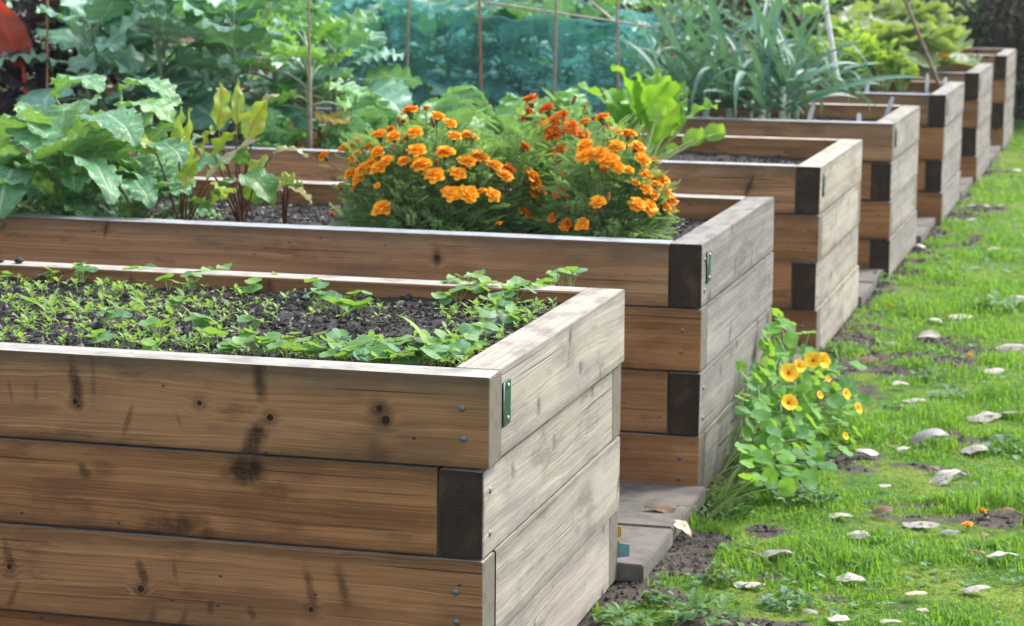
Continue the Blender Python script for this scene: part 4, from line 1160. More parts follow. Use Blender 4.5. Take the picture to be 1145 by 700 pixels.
for i, (px, y, lab) in enumerate([(900, 10.1, 'leek in front of the white pole in the fifth bed'), (930, 10.05, 'low leek beside the white tag of the fifth bed'), (945, 10.3, 'leek under the yellow-green celery'), (850, 10.3, 'far leek, left one in the fifth bed'), (880, 10.6, 'far leek, right of the left one in the fifth bed'), (800, 10.4, 'far leek half hidden behind the fourth bed leeks'), (740, 10.5, 'far leek seen above the bright chard')]):
    o = copy_thing((l1, l2, l3)[i % 3], bedpt(px, 100, y, 4), rnd.random()*6.28, .62 if i in (1, 2) else .85 if i == 0 else 1.08, lab); o['group'] = G5

# celery: bunches of upright stalks with toothed leaflets
def celery_root(seed, label):
    r = random.Random(seed); root = thing('celery', label, 'celery', (0, 0, 0), 0, 'celery plants in the fifth bed'); mb = MB(); sb = MB()
    for k in range(26):
        az = r.random()*6.28; e = r.uniform(.9, 1.5); l = r.uniform(.25, .42); top = np.array([math.sin(az)*math.cos(e)*l, math.cos(az)*math.cos(e)*l, math.sin(e)*l])
        tube(sb, arc((math.sin(az)*.03, math.cos(az)*.03, -.02), top, .01, 5), np.linspace(.009, .003, 5), 5, r.random())
        for j in range(7):
            f = .55+.45*j/6; P = top*f; V, q, U = leaf(r.uniform(.06, .10), r.uniform(.04, .06), P_OVATE, 6, 4, bend=.8, fold=.2, wave=.012, lob=.25, lf=3.5, seed=seed*300+k*9+j)
            mb.add(place_mat(P, az+r.uniform(-1.8, 1.8), r.uniform(.1, 1.2), r.uniform(-.5, .5))(V), q, None, U, r.random())
    mb.build('foliage', CELERY, root); sb.build('stalk', stem_mat('celery_stalk', (.36, .5, .14), (.42, .55, .2)), root); return root


e1 = celery_root(81, 'yellow-green celery just right of the white pole'); e1.location = put(bedpt(930, 100, 10.7, 4)); e1.scale = (.9,)*3
for px, y, s_, lab in ((955, 10.75, .9, 'yellow-green celery in the middle of the fifth bed clump'), (985, 11.0, .85, 'yellow-green celery left of the leaning brown cane'), (950, 11.05, 1.05, 'taller celery behind the others'), (1008, 11.05, .5, 'small celery at the foot of the leaning cane')):
    copy_thing(e1, bedpt(px, 90, y, 4), rnd.random()*6.28, s_, lab)


def courgette_root(seed, label, n=13, S_=1.):
    r = random.Random(seed); root = thing('courgette', label, 'courgette', (0, 0, 0), 0, 'courgettes in the far beds'); mb = MB(); sb = MB()
    for k in range(n):
        az = k*2.4+r.uniform(-.3, .3); e = r.uniform(.35, 1.3); l = r.uniform(.22, .42)*S_; top = np.array([math.sin(az)*math.cos(e)*l, math.cos(az)*math.cos(e)*l, math.sin(e)*l])
        tube(sb, arc((0, 0, -.02), top, .04, 6), np.linspace(.013, .008, 6), 6, r.random())
        V, q, t, U = disc_leaf(r.uniform(.11, .17)*S_, 20, 4, r.uniform(.1, .4), .17, seed*60+k)
        mb.add(place_mat(top, az, r.uniform(-.5, .4), r.uniform(-.4, .4))(V), q, t, U, r.random())
    f = MB()
    for j in range(5):
        V, q, U = leaf(.07, .05, P_OVATE, 5, 3, bend=-.5, seed=j); f.add(place_mat((.14, -.12, .16), j*2*PI/5, .7)(V), q, None, U, .6)
    f.build('flower', petal_mat('courgette_petal', (.9, .5, .02), (.95, .6, .03), (.8, .35, .02)), root)
    mb.build('foliage', COURG, root); sb.build('stalk', stem_mat('courgette_stalk', (.28, .38, .16), (.36, .42, .24)), root); return root


g1 = courgette_root(91, 'courgette with grey mildewed leaves behind the leaning brown cane'); g1.location = put(bedpt(1035, 80, 12.75, 5))
for px, y, b, s_, lab in ((1005, 12.8, 5, 1., 'mildewed courgette with a yellow flower, left of the brown cane'), (1040, 13.3, 5, .85, 'courgette sprawling toward the end board of the sixth bed'), (960, 13.1, 5, 1.1, 'courgette behind the celery clump'), (1045, 15.9, 6, .95, 'courgette in the farthest bed, right one'), (1018, 16.0, 6, 1.2, 'courgette in the farthest bed, second from its right end'), (985, 15.9, 6, 1.2, 'courgette in the farthest bed, third from its right end')):
    copy_thing(g1, bedpt(px, 70, y, b), rnd.random()*6.28, s_, lab)

# brassicas under the net, and more behind, out to the left
GN = 'brassicas under the blue net'
n1 = kale_root('brassica', 36, 'big blue-green brassica under the net, between its two left canes', 'brassica', GN, H=.42, n=17, L=(.26, .36), Wd=(.9, 1.1), lob=.05); n1.location = put(bedpt(430, 120, 8.0, 3))
for px, y, s_, lab in ((500, 7.95, 1., 'netted brassica between the second and third cane'), (560, 8.05, .95, 'netted brassica left of the tallest grey cane'), (620, 8.0, 1., 'netted brassica straight behind the grey cane'), (668, 8.1, .85, 'netted brassica at the right end of the net'), (385, 8.1, 1., 'netted brassica at the left end of the net')):
    copy_thing(n1, bedpt(px, 120, y, 3), rnd.random()*6.28, s_, lab)
GB = 'tall brassicas in the far left background'
far_lab = ['behind the left kales', 'beyond the left kales, second from the frame edge', 'beyond the beet', 'above the beet leaves, far back', 'between kale and net', 'behind the left edge of the net', 'behind the netted brassicas, left', 'behind the netted brassicas, middle', 'behind the netted brassicas, right', 'beyond the leeks, left', 'beyond the leeks, middle', 'beyond the leeks, right']
i = 0
for px, y, b in ((20, 7.9, 3), (90, 7.8, 3), (160, 7.9, 3), (235, 7.8, 3), (310, 7.9, 3), (430, 10.4, 4), (510, 10.4, 4), (590, 10.5, 4), (670, 10.5, 4), (740, 13., 5), (820, 12.9, 5), (895, 12.9, 5)):
    o = copy_thing((k2, k4, k3)[i % 3], bedpt(px, 100, y, b), rnd.random()*6.28, 1.1, 'tall leafy brassica '+far_lab[i]); o['group'] = GB; o['category'] = 'brassica'; i += 1

# net over the brassicas
def net_mat():
    m = Mat('blue_green_mesh'); x, y, z = m.coord('Object')
    nz = m.noise(m.vec((x+y)*14., z*1.1), 1., 4.)
    tw = ((x+y)*260.).sin().abs().max((z*260.).sin().abs()).ss(.80, .97)
    den = .09+nz.ss(.4, .75)*.24+tw*.16
    col = m.mix(nz, (.10, .42, .46), (.24, .62, .68))
    p = m.principled(col, .5, spec=.4); t = m.node('ShaderNodeBsdfTransparent'); t.inputs[0].default_value = (.72, .9, .92, 1)
    mx = m.node('ShaderNodeMixShader'); m.link(den, mx.inputs[0]); tl = m.node('ShaderNodeBsdfTranslucent'); m.link(col, tl.inputs[0]); m2 = m.node('ShaderNodeMixShader'); m2.inputs[0].default_value = .5; m.link(p.outputs[0], m2.inputs[1]); m.link(tl.outputs[0], m2.inputs[2])
    m.link(t.outputs[0], mx.inputs[1]); m.link(m2.outputs[0], mx.inputs[2]); return m.finish(mx.outputs[0])


mb = MB(); yF, yK = 7.58, 8.62; xa, xb = at(366, 60, y=yF)[0], at(692, 60, y=yF)[0]
nx, nv = 70, 40; V = []; U = []
for i in range(nx+1):
    t = i/nx; X = xa+(xb-xa)*t; zt = 1.44-.15*t+.02*math.sin(t*9)-.035*abs(math.sin(t*PI*4))
    prof = [(yF-.03, .73), (yF, zt), (yK, zt+.03), (yK+.03, .8)]
    for j in range(nv+1):
        s_ = j/nv*3; k = min(2, int(s_)); f = s_-k; a, b_ = prof[k], prof[k+1]
        Y = a[0]+(b_[0]-a[0])*f+.03*math.sin(t*31+j*.22)+.02*math.sin(t*67+1)*(1 if k != 1 else 0); Z = a[1]+(b_[1]-a[1])*f+(-.05*math.sin(PI*f)*(k == 1)) + .01*math.sin(t*43+j)
        V.append((X, Y, Z)); U.append((t, j/nv))
q = [(i*(nv+1)+j, (i+1)*(nv+1)+j, (i+1)*(nv+1)+j+1, i*(nv+1)+j+1) for i in range(nx) for j in range(nv)]
mb.add(V, q, None, U)
V = []; n2 = 16
for i in range(n2+1):
    for j in range(n2+1):
        V.append((xb+.02*math.sin(i*.9+j*.3), yF+(yK-yF)*i/n2, .73+(1.29-.73)*j/n2))
mb.add(V, [(i*(n2+1)+j, (i+1)*(n2+1)+j, (i+1)*(n2+1)+j+1, i*(n2+1)+j+1) for i in range(n2) for j in range(n2)])
tag(mb.build('crop_net', net_mat()), 'fine blue-green crop net draped over the brassicas in the fourth bed', 'net')

# canes and the white pole
CANE = plain('bamboo', (.34, .27, .20), .6, 0, .4, 40, (.22, .16, .115), .2); CANER = plain('reddish_bamboo', (.36, .17, .09), .6, 0, .4, 40); PALEC = plain('pale_bamboo', (.46, .43, .36), .6, 0, .3, 40); PALEP = plain('white_pole', (.72, .73, .74), .5, 0, .15, 20); BRC = plain('brown_cane', (.24, .17, .12), .65, 0, .4, 30)


def cane(label, a, b_, ya, yb, rad, mat, name='bamboo_cane', cat='cane', za=None, group='bamboo canes'):
    A = at(*a, y=ya); Bp = at(*b_, y=yb)
    if za is not None:
        D = A-Bp; A = Bp+D*((za-Bp[2])/D[2])
    D = Bp-A; top = Bp+D*(.12 if za is not None else 0); n = 9; pts = [A+(top-A)*k/(n*3) for k in range(n*3+1)]
    rr = [rad*(1.22 if k % 3 == 0 else 1)*(1-.15*k/(n*3)) for k in range(n*3+1)]
    mb = MB(); tube(mb, np.array(pts)-A, rr, 8); tag(mb.build(name, mat, loc=A), label, cat, group)


cane('reddish bamboo cane at the left, beside the red chard leaf', (53, 95), (53, 0), 5.15, 5.15, .0065, CANER, za=.68)
cane('bare bamboo cane standing before the kale, right of the beet', (348, 170), (345, 0), 5.1, 5.1, .0065, CANE, za=.68)
cane('bamboo cane before the left part of the blue net', (455, 115), (457, 0), 7.5, 7.5, .0075, CANE, za=.69)
cane('bamboo cane before the middle of the blue net', (538, 95), (536, 0), 7.5, 7.5, .0075, CANER, za=.69)
cane('tallest grey bamboo cane, just above the rusty marigold flowers', (620, 118), (622, 0), 7.48, 7.48, .009, CANE, za=.69)
cane('bamboo cane at the right corner of the blue net', (691, 70), (690, 0), 7.5, 7.5, .0075, CANE, za=.69)
cane('horizontal bamboo cane tied along the top edge of the net', (540, 2), (736, 31), 7.545, 7.53, .006, PALEC)
cane('short slanting bamboo cane above the right corner of the net', (655, -4), (688, 26), 7.9, 7.52, .006, CANE)
cane('leaning white pole standing among the leeks', (934, 75), (922, 0), 9.9, 9.9, .017, PALEP, 'pole', 'pole', .72, None)
cane('leaning brown cane over the celery and courgettes', (1047, 88), (1012, 0), 11.05, 11.05, .013, BRC, za=.72)

# white plant tags
TAGM = plain('white_plastic', (.74, .76, .78), .4, 0, .1, 20)
for px, py, b, y, h, lab in ((902, 113, 3, 7.7, .09, 'white plant tag at the foot of the sprawling leek'), (989, 107, 3, 8.45, .055, 'white plant tag near the back right corner of the leek bed'), (961, 126, 3, 7.58, .04, 'short white plant tag just inside the front board of the leek bed'), (969, 88, 4, 10.0, .085, 'slanting white plant tag in the fifth bed below the celery'), (1037, 82, 4, 10.95, .09, 'upright white plant tag near the leaning brown cane'), (1055, 86, 4, 10.9, .05, 'small white plant tag by the right end of the fifth bed')):
    P = bedpt(px, py, y, b); h = float(at(px, py, y=y)[2]-P[2]); bm = bmesh.new()
    pr = [(-.011, -.04), (.011, -.04), (.013, h*.8), (.008, h), (-.008, h), (-.013, h*.8)]
    fr = [bm.verts.new((x_, -.0008, z_)) for x_, z_ in pr]; bk = [bm.verts.new((x_, .0008, z_)) for x_, z_ in pr]
    bm.faces.new(fr); bm.faces.new(bk[::-1])
    for k in range(6): bm.faces.new((fr[k], bk[k], bk[(k+1) % 6], fr[(k+1) % 6]))
    bmesh.ops.recalc_face_normals(bm, faces=bm.faces)
    me = bpy.data.meshes.new('plant_tag'); bm.to_mesh(me); bm.free(); me.materials.append(TAGM)
    o = bpy.data.objects.new('plant_tag', me); C.objects.link(o); o.location = P; o.rotation_euler = (rnd.uniform(-.25, .1), rnd.uniform(-.3, .3), rnd.uniform(-.5, .5)); tag(o, lab, 'plant tag', 'white plant tags')
# the blue tag on the nearest bed
P = at(691, 615, y=BW[0]+.01); root = thing('flag', 'small pale blue tag with yellow backing at the foot of the nearest bed', 'tag', P)
mb = MB(); V = [(x_, y_, z_) for y_ in (0, .002) for x_, z_ in ((-.004, -.022), (.032, -.016), (.032, .018), (-.004, .02))]
BOX = [(0, 1, 2, 3), (7, 6, 5, 4), (0, 4, 5, 1), (1, 5, 6, 2), (2, 6, 7, 3), (3, 7, 4, 0)]
mb.add(V, BOX); mb.build('blue_tab', plain('blue_tape', (.20, .38, .46), .5, 0, .2), root, smooth=False)
mb = MB(); mb.add([(x_*.35-.006, y_+.004, z_*1.15+.004) for x_, y_, z_ in V], BOX); mb.add([(x_*.35-.003, y_+.004, z_*.8+.05) for x_, y_, z_ in V], BOX); mb.build('yellow_tab', plain('yellow_tape', (.62, .42, .05), .5, 0, .2), root, smooth=False)

# ------------------------------------------------------------------ flowering nasturtium against the second bed
NPET = petal_mat('yellow_petal', (1., .62, .02), (1., .70, .07), (.95, .42, .01)); NHEART = petal_mat('flower_heart', (.5, .05, .01), (.6, .08, .01), (.3, .02, .01))
NASB = leaf_mat('nasturtium_leaf_blue', (.035, .19, .04), (.17, .44, .03), (.13, .30, .08), .6, .42, (.36, .6, .05), peltate=True, vs=.55)


def nast_flower(seed, rad=.03):
    r = random.Random(seed); mb = MB()
    for k in range(5):
        V, q, U = leaf(rad*1.05, rad*1.1, lambda t: .2+.95*math.sin(PI*min(.9, t*.8)), 6, 6, bend=.7, bend0=.3, fold=.1, wave=rad*.09, wf=1.5, seed=seed*9+k); mb.add(place_mat((0, 0, 0), k*2*PI/5+r.uniform(-.1, .1), .45)(V), q, None, U, r.random())
    for k in range(3):
        V, q, U = leaf(rad*.22, rad*.16, P_OVATE, 3, 2, bend=.3, seed=k); mb.add(place_mat((0, 0, .003), k*2.1, .7)(V), q, None, U, .5, 1)
    tube(mb, [(0, 0, .002), (0, -.004, -.012), (0, -.008, -.03)], [.006, .004, .001], 6, .5, 0)
    return mb.mesh('flower', [NPET, NHEART])


base = np.array([.10, 3.02, float(ground_h(np.array(.1), np.array(3.02)))]); root = thing('nasturtium_plant', 'bushy nasturtium with yellow flowers climbing the end of the second bed', 'nasturtium', base)
r = random.Random(17); mb = MB(); sb = MB()


def drape(px, py, inn=0.):
    """Point on the sloping outside of the plant, which leans on the bed's end boards."""
    v = FW+RT*(px-572.5)/F_PX+UP*(350-py)/F_PX; c, k = .40-inn, .72
    t = (c-CAM[0]-k*CAM[2])/(v[0]+k*v[2]); P = CAM+v*t; P[0] = max(P[0], .075); return P


lp = []
poly = lambda x, y: (x-895)**2/68.**2+(y-462)**2/72.**2 < 1 or (x-872)**2/26.**2+(y-395)**2/38.**2 < 1 or (abs(x-848) < 18 and 500 < y < 545)
while len(lp) < 270:
    x_, y_ = r.uniform(825, 968), r.uniform(355, 548)
    if poly(x_, y_): lp.append((x_, y_, r.uniform(0, .13), r.uniform(.7, 1.15)))
lp += [(832, 420, .0, .8), (838, 432, 0, .9), (828, 410, .0, .7), (960, 408, -.05, 1.2), (955, 432, -.04, 1.1), (862, 372, .05, 1.1), (882, 366, .05, 1.), (865, 350, .06, .9), (935, 395, -.02, .9), (905, 372, .02, 1.0), (940, 470, -.05, 1.1), (952, 462, -.06, 1.1), (958, 482, -.06, 1.), (945, 505, -.05, 1.), (925, 520, -.04, 1.1), (905, 535, -.04, 1.1), (880, 545, -.03, 1.), (965, 448, -.07, 1.), (955, 500, -.06, .9), (935, 450, -.04, 1.2), (835, 520, 0, .8), (842, 535, 0, .8), (830, 505, .02, .7)]
for x_, y_, inn, s_ in lp:
    P = drape(x_, y_, inn); g = float(ground_h(P[0:1], P[1:2])[0])+.012; P[2] = max(P[2], g)
    a = np.array([.08+.1*r.random(), P[1]+r.uniform(-.12, .12), max(0., P[2]-r.uniform(.06, .16))])
    tube(sb, arc(a-base, P-base, .015, 6), np.linspace(.0026, .0018, 6), 5, r.random())
    V, q, t, U = disc_leaf(.029*s_, 14, 3, r.uniform(-.1, .2), .08, r.randrange(9999))
    tilt = r.uniform(-.1, 1.35); az = r.uniform(-.9, .9)+math.radians(70)
    mt = Matrix.Rotation(az, 3, 'Z') @ Matrix.Rotation(0, 3, 'Y') @ Matrix.Rotation(tilt, 3, 'Y')
    A_ = np.array(Matrix.Rotation(r.uniform(-1.7, 1.2), 3, 'Z') @ Matrix.Rotation(tilt, 3, 'Y'))
    mb.add(V @ A_.T+(P-base), q, t, U, r.random()**1.2)
for k in range(9):  # creeping main stems
    P = drape(r.uniform(850, 930), r.uniform(380, 470), .08); tube(sb, arc((r.uniform(-.03, .05), r.uniform(-.15, .2), -.01), P-base, .05, 10, (.6, -.3, .6)), np.linspace(.005, .0025, 10), 6, r.random())
mb.build('foliage', NASB, root); sb.build('stem', stem_mat('nasturtium_stem', (.20, .32, .08), (.28, .38, .14)), root)
NF = [nast_flower(i) for i in range(3)]
for i, (x_, y_, s_, lean) in enumerate(((881, 418, 1.1, 0), (892, 410, .8, .4), (909, 404, 1.05, -.3), (918, 404, 1.0, .5), (881, 451, .95, .1), (915, 442, .5, .8), (944, 441, .7, .9), (957, 457, .75, 1.1), (944, 488, .45, .7), (925, 424, .4, .6))):
    P = drape(x_, y_, -.035); f = bpy.data.objects.new('flower', NF[i % 3]); C.objects.link(f); f.parent = root; f.location = tuple(P-base)
    d = Vector(tuple(CAM-P)).normalized(); d = (d+Vector((.25+lean*.9, .1+lean*.3, .35))).normalized(); f.rotation_euler = d.to_track_quat('Z', 'Y').to_euler(); f.scale = (s_*1.05,)*3

# ------------------------------------------------------------------ fallen leaves, petals and weeds on the grass
def fl_mat(name, a, b, vein, **k): return leaf_mat(name, a, b, vein, .55, .12, (.5, .45, .3), nv=6., vs=.7, **k)


FLW = fl_mat('pale_leaf', (.48, .44, .39), (.70, .66, .60), (.26, .22, .18), spot=(4.5, .56, (.24, .17, .10)), vein_w=.05)
FLG = fl_mat('grey_leaf', (.20, .20, .20), (.30, .29, .29), (.40, .38, .36))
FLB = fl_mat('brown_leaf', (.13, .07, .035), (.20, .11, .045), (.08, .04, .02))
FLY = fl_mat('straw_leaf', (.66, .58, .36), (.72, .66, .46), (.5, .35, .12), spot=(5., .6, (.42, .16, .04)))
FST = stem_mat('leaf_stalk', (.52, .38, .12), (.46, .3, .1))


def fallen(px, py, wpx, mat, label, az=None, curl=None, stalk=None, zoff=.0, slope=0., z0=None):
    P = at(px, py, z=.012 if z0 is None else z0); r = random.Random(int(px*7+py))
    gz = float(ground_h(P[0:1], P[1:2])[0]) if z0 is None else z0
    P = at(px, py, z=gz+.016); L = wpx/px_per_m(P)*1.12
    az = r.uniform(1.0, 2.1)+r.choice([0, PI]) if az is None else az; curl = r.uniform(.4, .9) if curl is None else curl
    root = thing('fallen_leaf', label, 'fallen leaf', P, 0, 'fallen leaves on the grass')
    mb = MB(); V, q, U = leaf(L, L*r.uniform(.42, .62), P_OVATE, 14, 8, bend=curl*1.1, bend0=curl*.55, fold=r.choice([-.4, -.3, -.15, .2]), wave=L*.02, wf=r.uniform(1.2, 2.6), lob=.06, teeth=.05, twist=r.uniform(-.5, .5), seed=r.randrange(999))
    V = V-np.array([0, L*.45, L*.12*(curl > .3)]); mb.add(place_mat((0, 0, .008+zoff), az, slope, -math.copysign(r.uniform(-.1, .4), math.sin(az)))(V), q, None, U, r.random()); mb.build('blade', mat, root)
    st = r.random() < .8 if stalk is None else stalk
    if st is not False:
        a0 = az+PI+r.uniform(-.3, .3); a = np.array([math.sin(a0)*L*.45, math.cos(a0)*L*.45, .004]); e = st if isinstance(st, float) else r.uniform(.1, .7)
        b_ = a+np.array([math.sin(a0)*math.cos(e), math.cos(a0)*math.cos(e), math.sin(e)])*L*.6
        mb = MB(); tube(mb, arc(a, b_, .004, 5), [.0018, .0015, .0014, .0014, .0018], 5, r.random()); mb.build('leaf_stalk', FST, root)


for a in ((969, 506, 28, FLW, 'pale fallen leaf below the right side of the yellow nasturtium'), (1041, 493, 46, FLG, 'largest dark grey dome-shaped fallen leaf on the grass', 1.4, 1.6, False), (1088, 505, 34, FLW, 'pale grey leaf with an upright stalk, right of the big dark grey leaf', 1.7, 1.2, 1.2), (1010, 503, 16, FLW, 'small pale leaf touching the left of the big dark grey leaf'),
          (1099, 466, 36, FLW, 'wide pale leaf beside a greyish one near the right edge', 1.5, .8), (1128, 462, 24, FLG, 'greyish leaf touching a wide pale leaf near the right edge', 1.8, .6, False), (1022, 447, 28, FLW, 'pale leaf with a brown blotch above the big dark grey leaf', 1.5, .5, False), (1006, 432, 18, FLW, 'small flat pale leaf behind the blotched one', 1.6, .3, False),
          (1055, 536, 38, FLW, 'pale tilted leaf pointing up right, below the big dark grey leaf', 1.15, .9, .1, 0, .35), (1045, 525, 14, FLB, 'little brown leaf under the big dark grey leaf'), (989, 545, 14, FLW, 'tiny pale leaf beside the earth patch, left of the tilted pale leaf', 1.5, .2, False), (939, 577, 30, FLW, 'pale leaf overlapping another in the middle of the grass', 2.0, .8, False), (959, 598, 26, FLW, 'pale leaf below the overlapping one in the middle of the grass', 1.9, .5, False),
          (1029, 585, 40, FLW, 'broad white leaf with two stalks, mid lawn', 1.7, .5, 1.0), (1061, 595, 24, FLG, 'thin grey leaf right of the broad white one', 1.7, .4, False), (987, 574, 26, FLB, 'dark brown curled leaf left of the broad white one', 1.5, 1.2), (1119, 622, 34, FLW, 'pale leaf with a long straw stalk to its left, near the right edge', 1.5, .8, .05), (1090, 659, 32, FLW, 'pale pointed leaf at lower right', 1.3, .8, .1),
          (1024, 665, 26, FLY, 'cream leaf with a brown end near the bottom right', 1.9, .8, False), (1031, 684, 16, FLW, 'narrow pale leaf just under the cream one', 2.1, .5, False), (948, 648, 38, FLW, 'bright pale leaf on thick grass at bottom centre right', 1.9, .7), (836, 653, 34, FLW, 'pale leaf on bare earth at the bottom, nearest the beds', 1.6, .5, 1.0), (869, 622, 38, FLG, 'long grey curled leaf above the pale leaf on bare earth', 1.3, .7), (937, 693, 26, FLW, 'pale leaf at the bottom frame edge, left one', 1.9, .6, False),
          (995, 696, 24, FLW, 'pale leaf at the bottom frame edge, right one', 1.6, .5, False), (907, 686, 18, FLG, 'small greyish leaf low at the bottom, beside weeds'), (761, 598, 34, FLY, 'cream leaf with a rusty tip leaning on the slab edge', 2.2, .9, .4, .015, -.4), (901, 547, 26, FLG, 'grey leaf in the shade under the yellow nasturtium', 1.6, .7), (827, 529, 22, FLB, 'brown leaf at the foot of the second bed, under the nasturtium'), (1101, 605, 20, FLB, 'dark curled leaf near the orange petals', .6, 1.5), (1123, 572, 24, FLB, 'dark brown leaf by the right edge, beside the orange petals', 1.5, .7),
          (1134, 333, 28, FLW, 'pale leaf at the right edge, in the upper lawn', 1.9, .5, False), (1074, 354, 28, FLW, 'pale leaf with a long stalk in the upper lawn', 1.2, .4, .1), (1045, 360, 18, FLW, 'small pale leaf left of the long-stalked one'), (1038, 377, 26, FLW, 'pale folded leaf beside the dark earth patch', 1.9, .8, False), (1129, 387, 32, FLW, 'wide white leaf near the right edge, halfway up the lawn', 1.7, .5, False), (1110, 416, 24, FLW, 'flat pale leaf below the wide white one', 1.6, .2, False),
          (970, 404, 24, FLB, 'brown leaf on the earth patch behind the nasturtium', 1.5, .3), (995, 384, 14, FLG, 'small grey leaf on the dark earth patch', 1.2, .5, False)):
    fallen(*a)
for a in ((1086, 230, 9, FLW, 'tiny pale leaf far up the lawn by the fifth bed'), (1104, 231, 8, FLW, 'tiny pale leaf far up the lawn, right of two others'), (1118, 230, 8, FLW, 'tiny pale leaf far up the lawn, rightmost of three'), (1086, 246, 9, FLW, 'tiny pale leaf on the earth by the fourth bed'), (1111, 278, 15, FLW, 'small white leaf in the upper lawn beside the fourth bed'), (1137, 190, 10, FLW, 'tiny pale leaf at the right edge near the far beds'), (1029, 276, 14, FLW, 'pale leaf on the slab corner of the fourth bed'), (1117, 192, 9, FLB, 'tiny brown leaf near the far beds')):
    fallen(*a)
fallen(740, 566, 34, FLB, 'flat brown leaf with yellow stalk lying on the paving slab', -PI/2-.1, .25, .05, -.012, 0, .05)

ORF = [flower_mesh(60+i, MOR, .02) for i in range(2)]
for px, py, s_, lab in ((995, 339, 1., 'single orange flower head standing in the grass near the third bed'), (1082, 582, .85, 'orange fallen petals on the grass, lower of two'), (1098, 569, .8, 'orange fallen petals on the grass, upper of two'), (1085, 395, .7, 'small rusty flower head in the upper lawn')):
    P = at(px, py, z=.02); o = bpy.data.objects.new('fallen_flower', ORF[int(px) % 2]); C.objects.link(o); P[2] = float(ground_h(P[0:1], P[1:2])[0])+.02; o.location = P; o.scale = (s_, s_, s_*.7); o.rotation_euler = (rnd.uniform(-.5, .5), rnd.uniform(-.5, .5), rnd.random()*6); tag(o, lab, 'flower', 'orange flower heads on the grass')
P = on_soil(114, 316, 0); o = bpy.data.objects.new('faded_flower', flower_mesh(66, YELL, .02)); C.objects.link(o); P[2] += .008; o.location = P; o.rotation_euler = (.8, .3, 0); tag(o, 'faded yellow-brown flower head lying by the back board of the nearest bed', 'flower')

WEED = leaf_mat('weed_leaf', (.05, .17, .04), (.12, .28, .05), (.15, .3, .08), .45, .35, vs=.3)
WEEDB = leaf_mat('clover_leaf', (.05, .17, .09), (.16, .30, .18), (.2, .34, .2), .45, .3, vs=.3)


def weed_mesh(seed, mat, n, rad, h, lw):
    r = random.Random(seed); mb = MB()
    for k in range(n):
        a = r.random()*6.28; d = rad*math.sqrt(r.random()); V, q, U = leaf(lw*r.uniform(.7, 1.3), lw*r.uniform(.4, .7), P_OVATE, 5, 2, bend=r.uniform(.2, 1.3), fold=.25, seed=seed*70+k)
        mb.add(place_mat((math.cos(a)*d, math.sin(a)*d, h*r.uniform(.1, 1)*(1-.6*d/rad)), r.random()*6.28, r.uniform(-.1, .9), r.uniform(-.4, .4))(V), q, None, U, r.random())
    return mb.mesh('weed', mat)


WM = [weed_mesh(1, WEED, 60, .075, .06, .032), weed_mesh(2, WEEDB, 55, .07, .05, .028), weed_mesh(3, WEED, 45, .05, .08, .03)]
for px, py, k, s_, lab in ((893, 560, 1, 1.2, 'clump of broad-leaved weed below the yellow nasturtium'), (912, 562, 0, 1., 'dark weed clump right under the nasturtium'), (862, 530, 0, 1.1, 'weeds at the foot of the nasturtium by the second bed'), (830, 520, 2, 1., 'weeds growing against the end of the second bed'), (700, 690, 0, 1., 'green weed clump on earth at the bottom, beside the nearest bed'), (738, 672, 2, .9, 'weed clump on earth right of the nearest bed corner'),
                            (790, 690, 0, 1.2, 'weed clump at the bottom frame edge, among bare earth'), (880, 668, 1, 1., 'grey-green weed near the bottom, right of bare earth'), (805, 645, 2, .9, 'weed clump left of the pale leaf on bare earth'), (1120, 500, 1, 1.3, 'clover-like weed clump near the right edge'), (1060, 443, 1, 1.1, 'grey-green weed clump in mid lawn above the pale leaves'), (960, 310, 2, 1.2, 'weed clump with yellow-green leaf beside the third bed'),
                            (985, 318, 0, 1.1, 'weed clump near the single orange flower head'), (1115, 345, 0, 1.5, 'dark grass-like weed tuft in the upper lawn'), (790, 560, 2, 1., 'grassy weed beside the slab corner'), (815, 575, 0, 1., 'weed clump between slab corner and lawn'), (1040, 420, 0, .9, 'small weed clump near the earth patch'), (1000, 455, 2, .9, 'small green weed left of the blotched leaf'), (940, 395, 0, 1., 'weeds behind the top of the yellow nasturtium')):
    P = at(px, py, z=0); P[2] = float(ground_h(P[0:1], P[1:2])[0]); o = bpy.data.objects.new('weed', WM[k]); C.objects.link(o); o.location = P; o.rotation_euler = (0, 0, rnd.random()*6.28); o.scale = (s_,)*3; tag(o, lab, 'weed', 'weeds in the lawn edge')

# ------------------------------------------------------------------ hedge shrubs behind everything
SHL = leaf_mat('shrub_leaf', (.03, .08, .03), (.09, .17, .06), (.08, .14, .06), .4, .2, (.1, .2, .02), vs=.2)
SHB = leaf_mat('brown_shrub_leaf', (.08, .08, .055), (.17, .14, .095), (.07, .06, .04), .5, .15, (.12, .1, .03), vs=.2)
TRK = plain('shrub_bark', (.10, .07, .05), .85, 0, .4, 30)


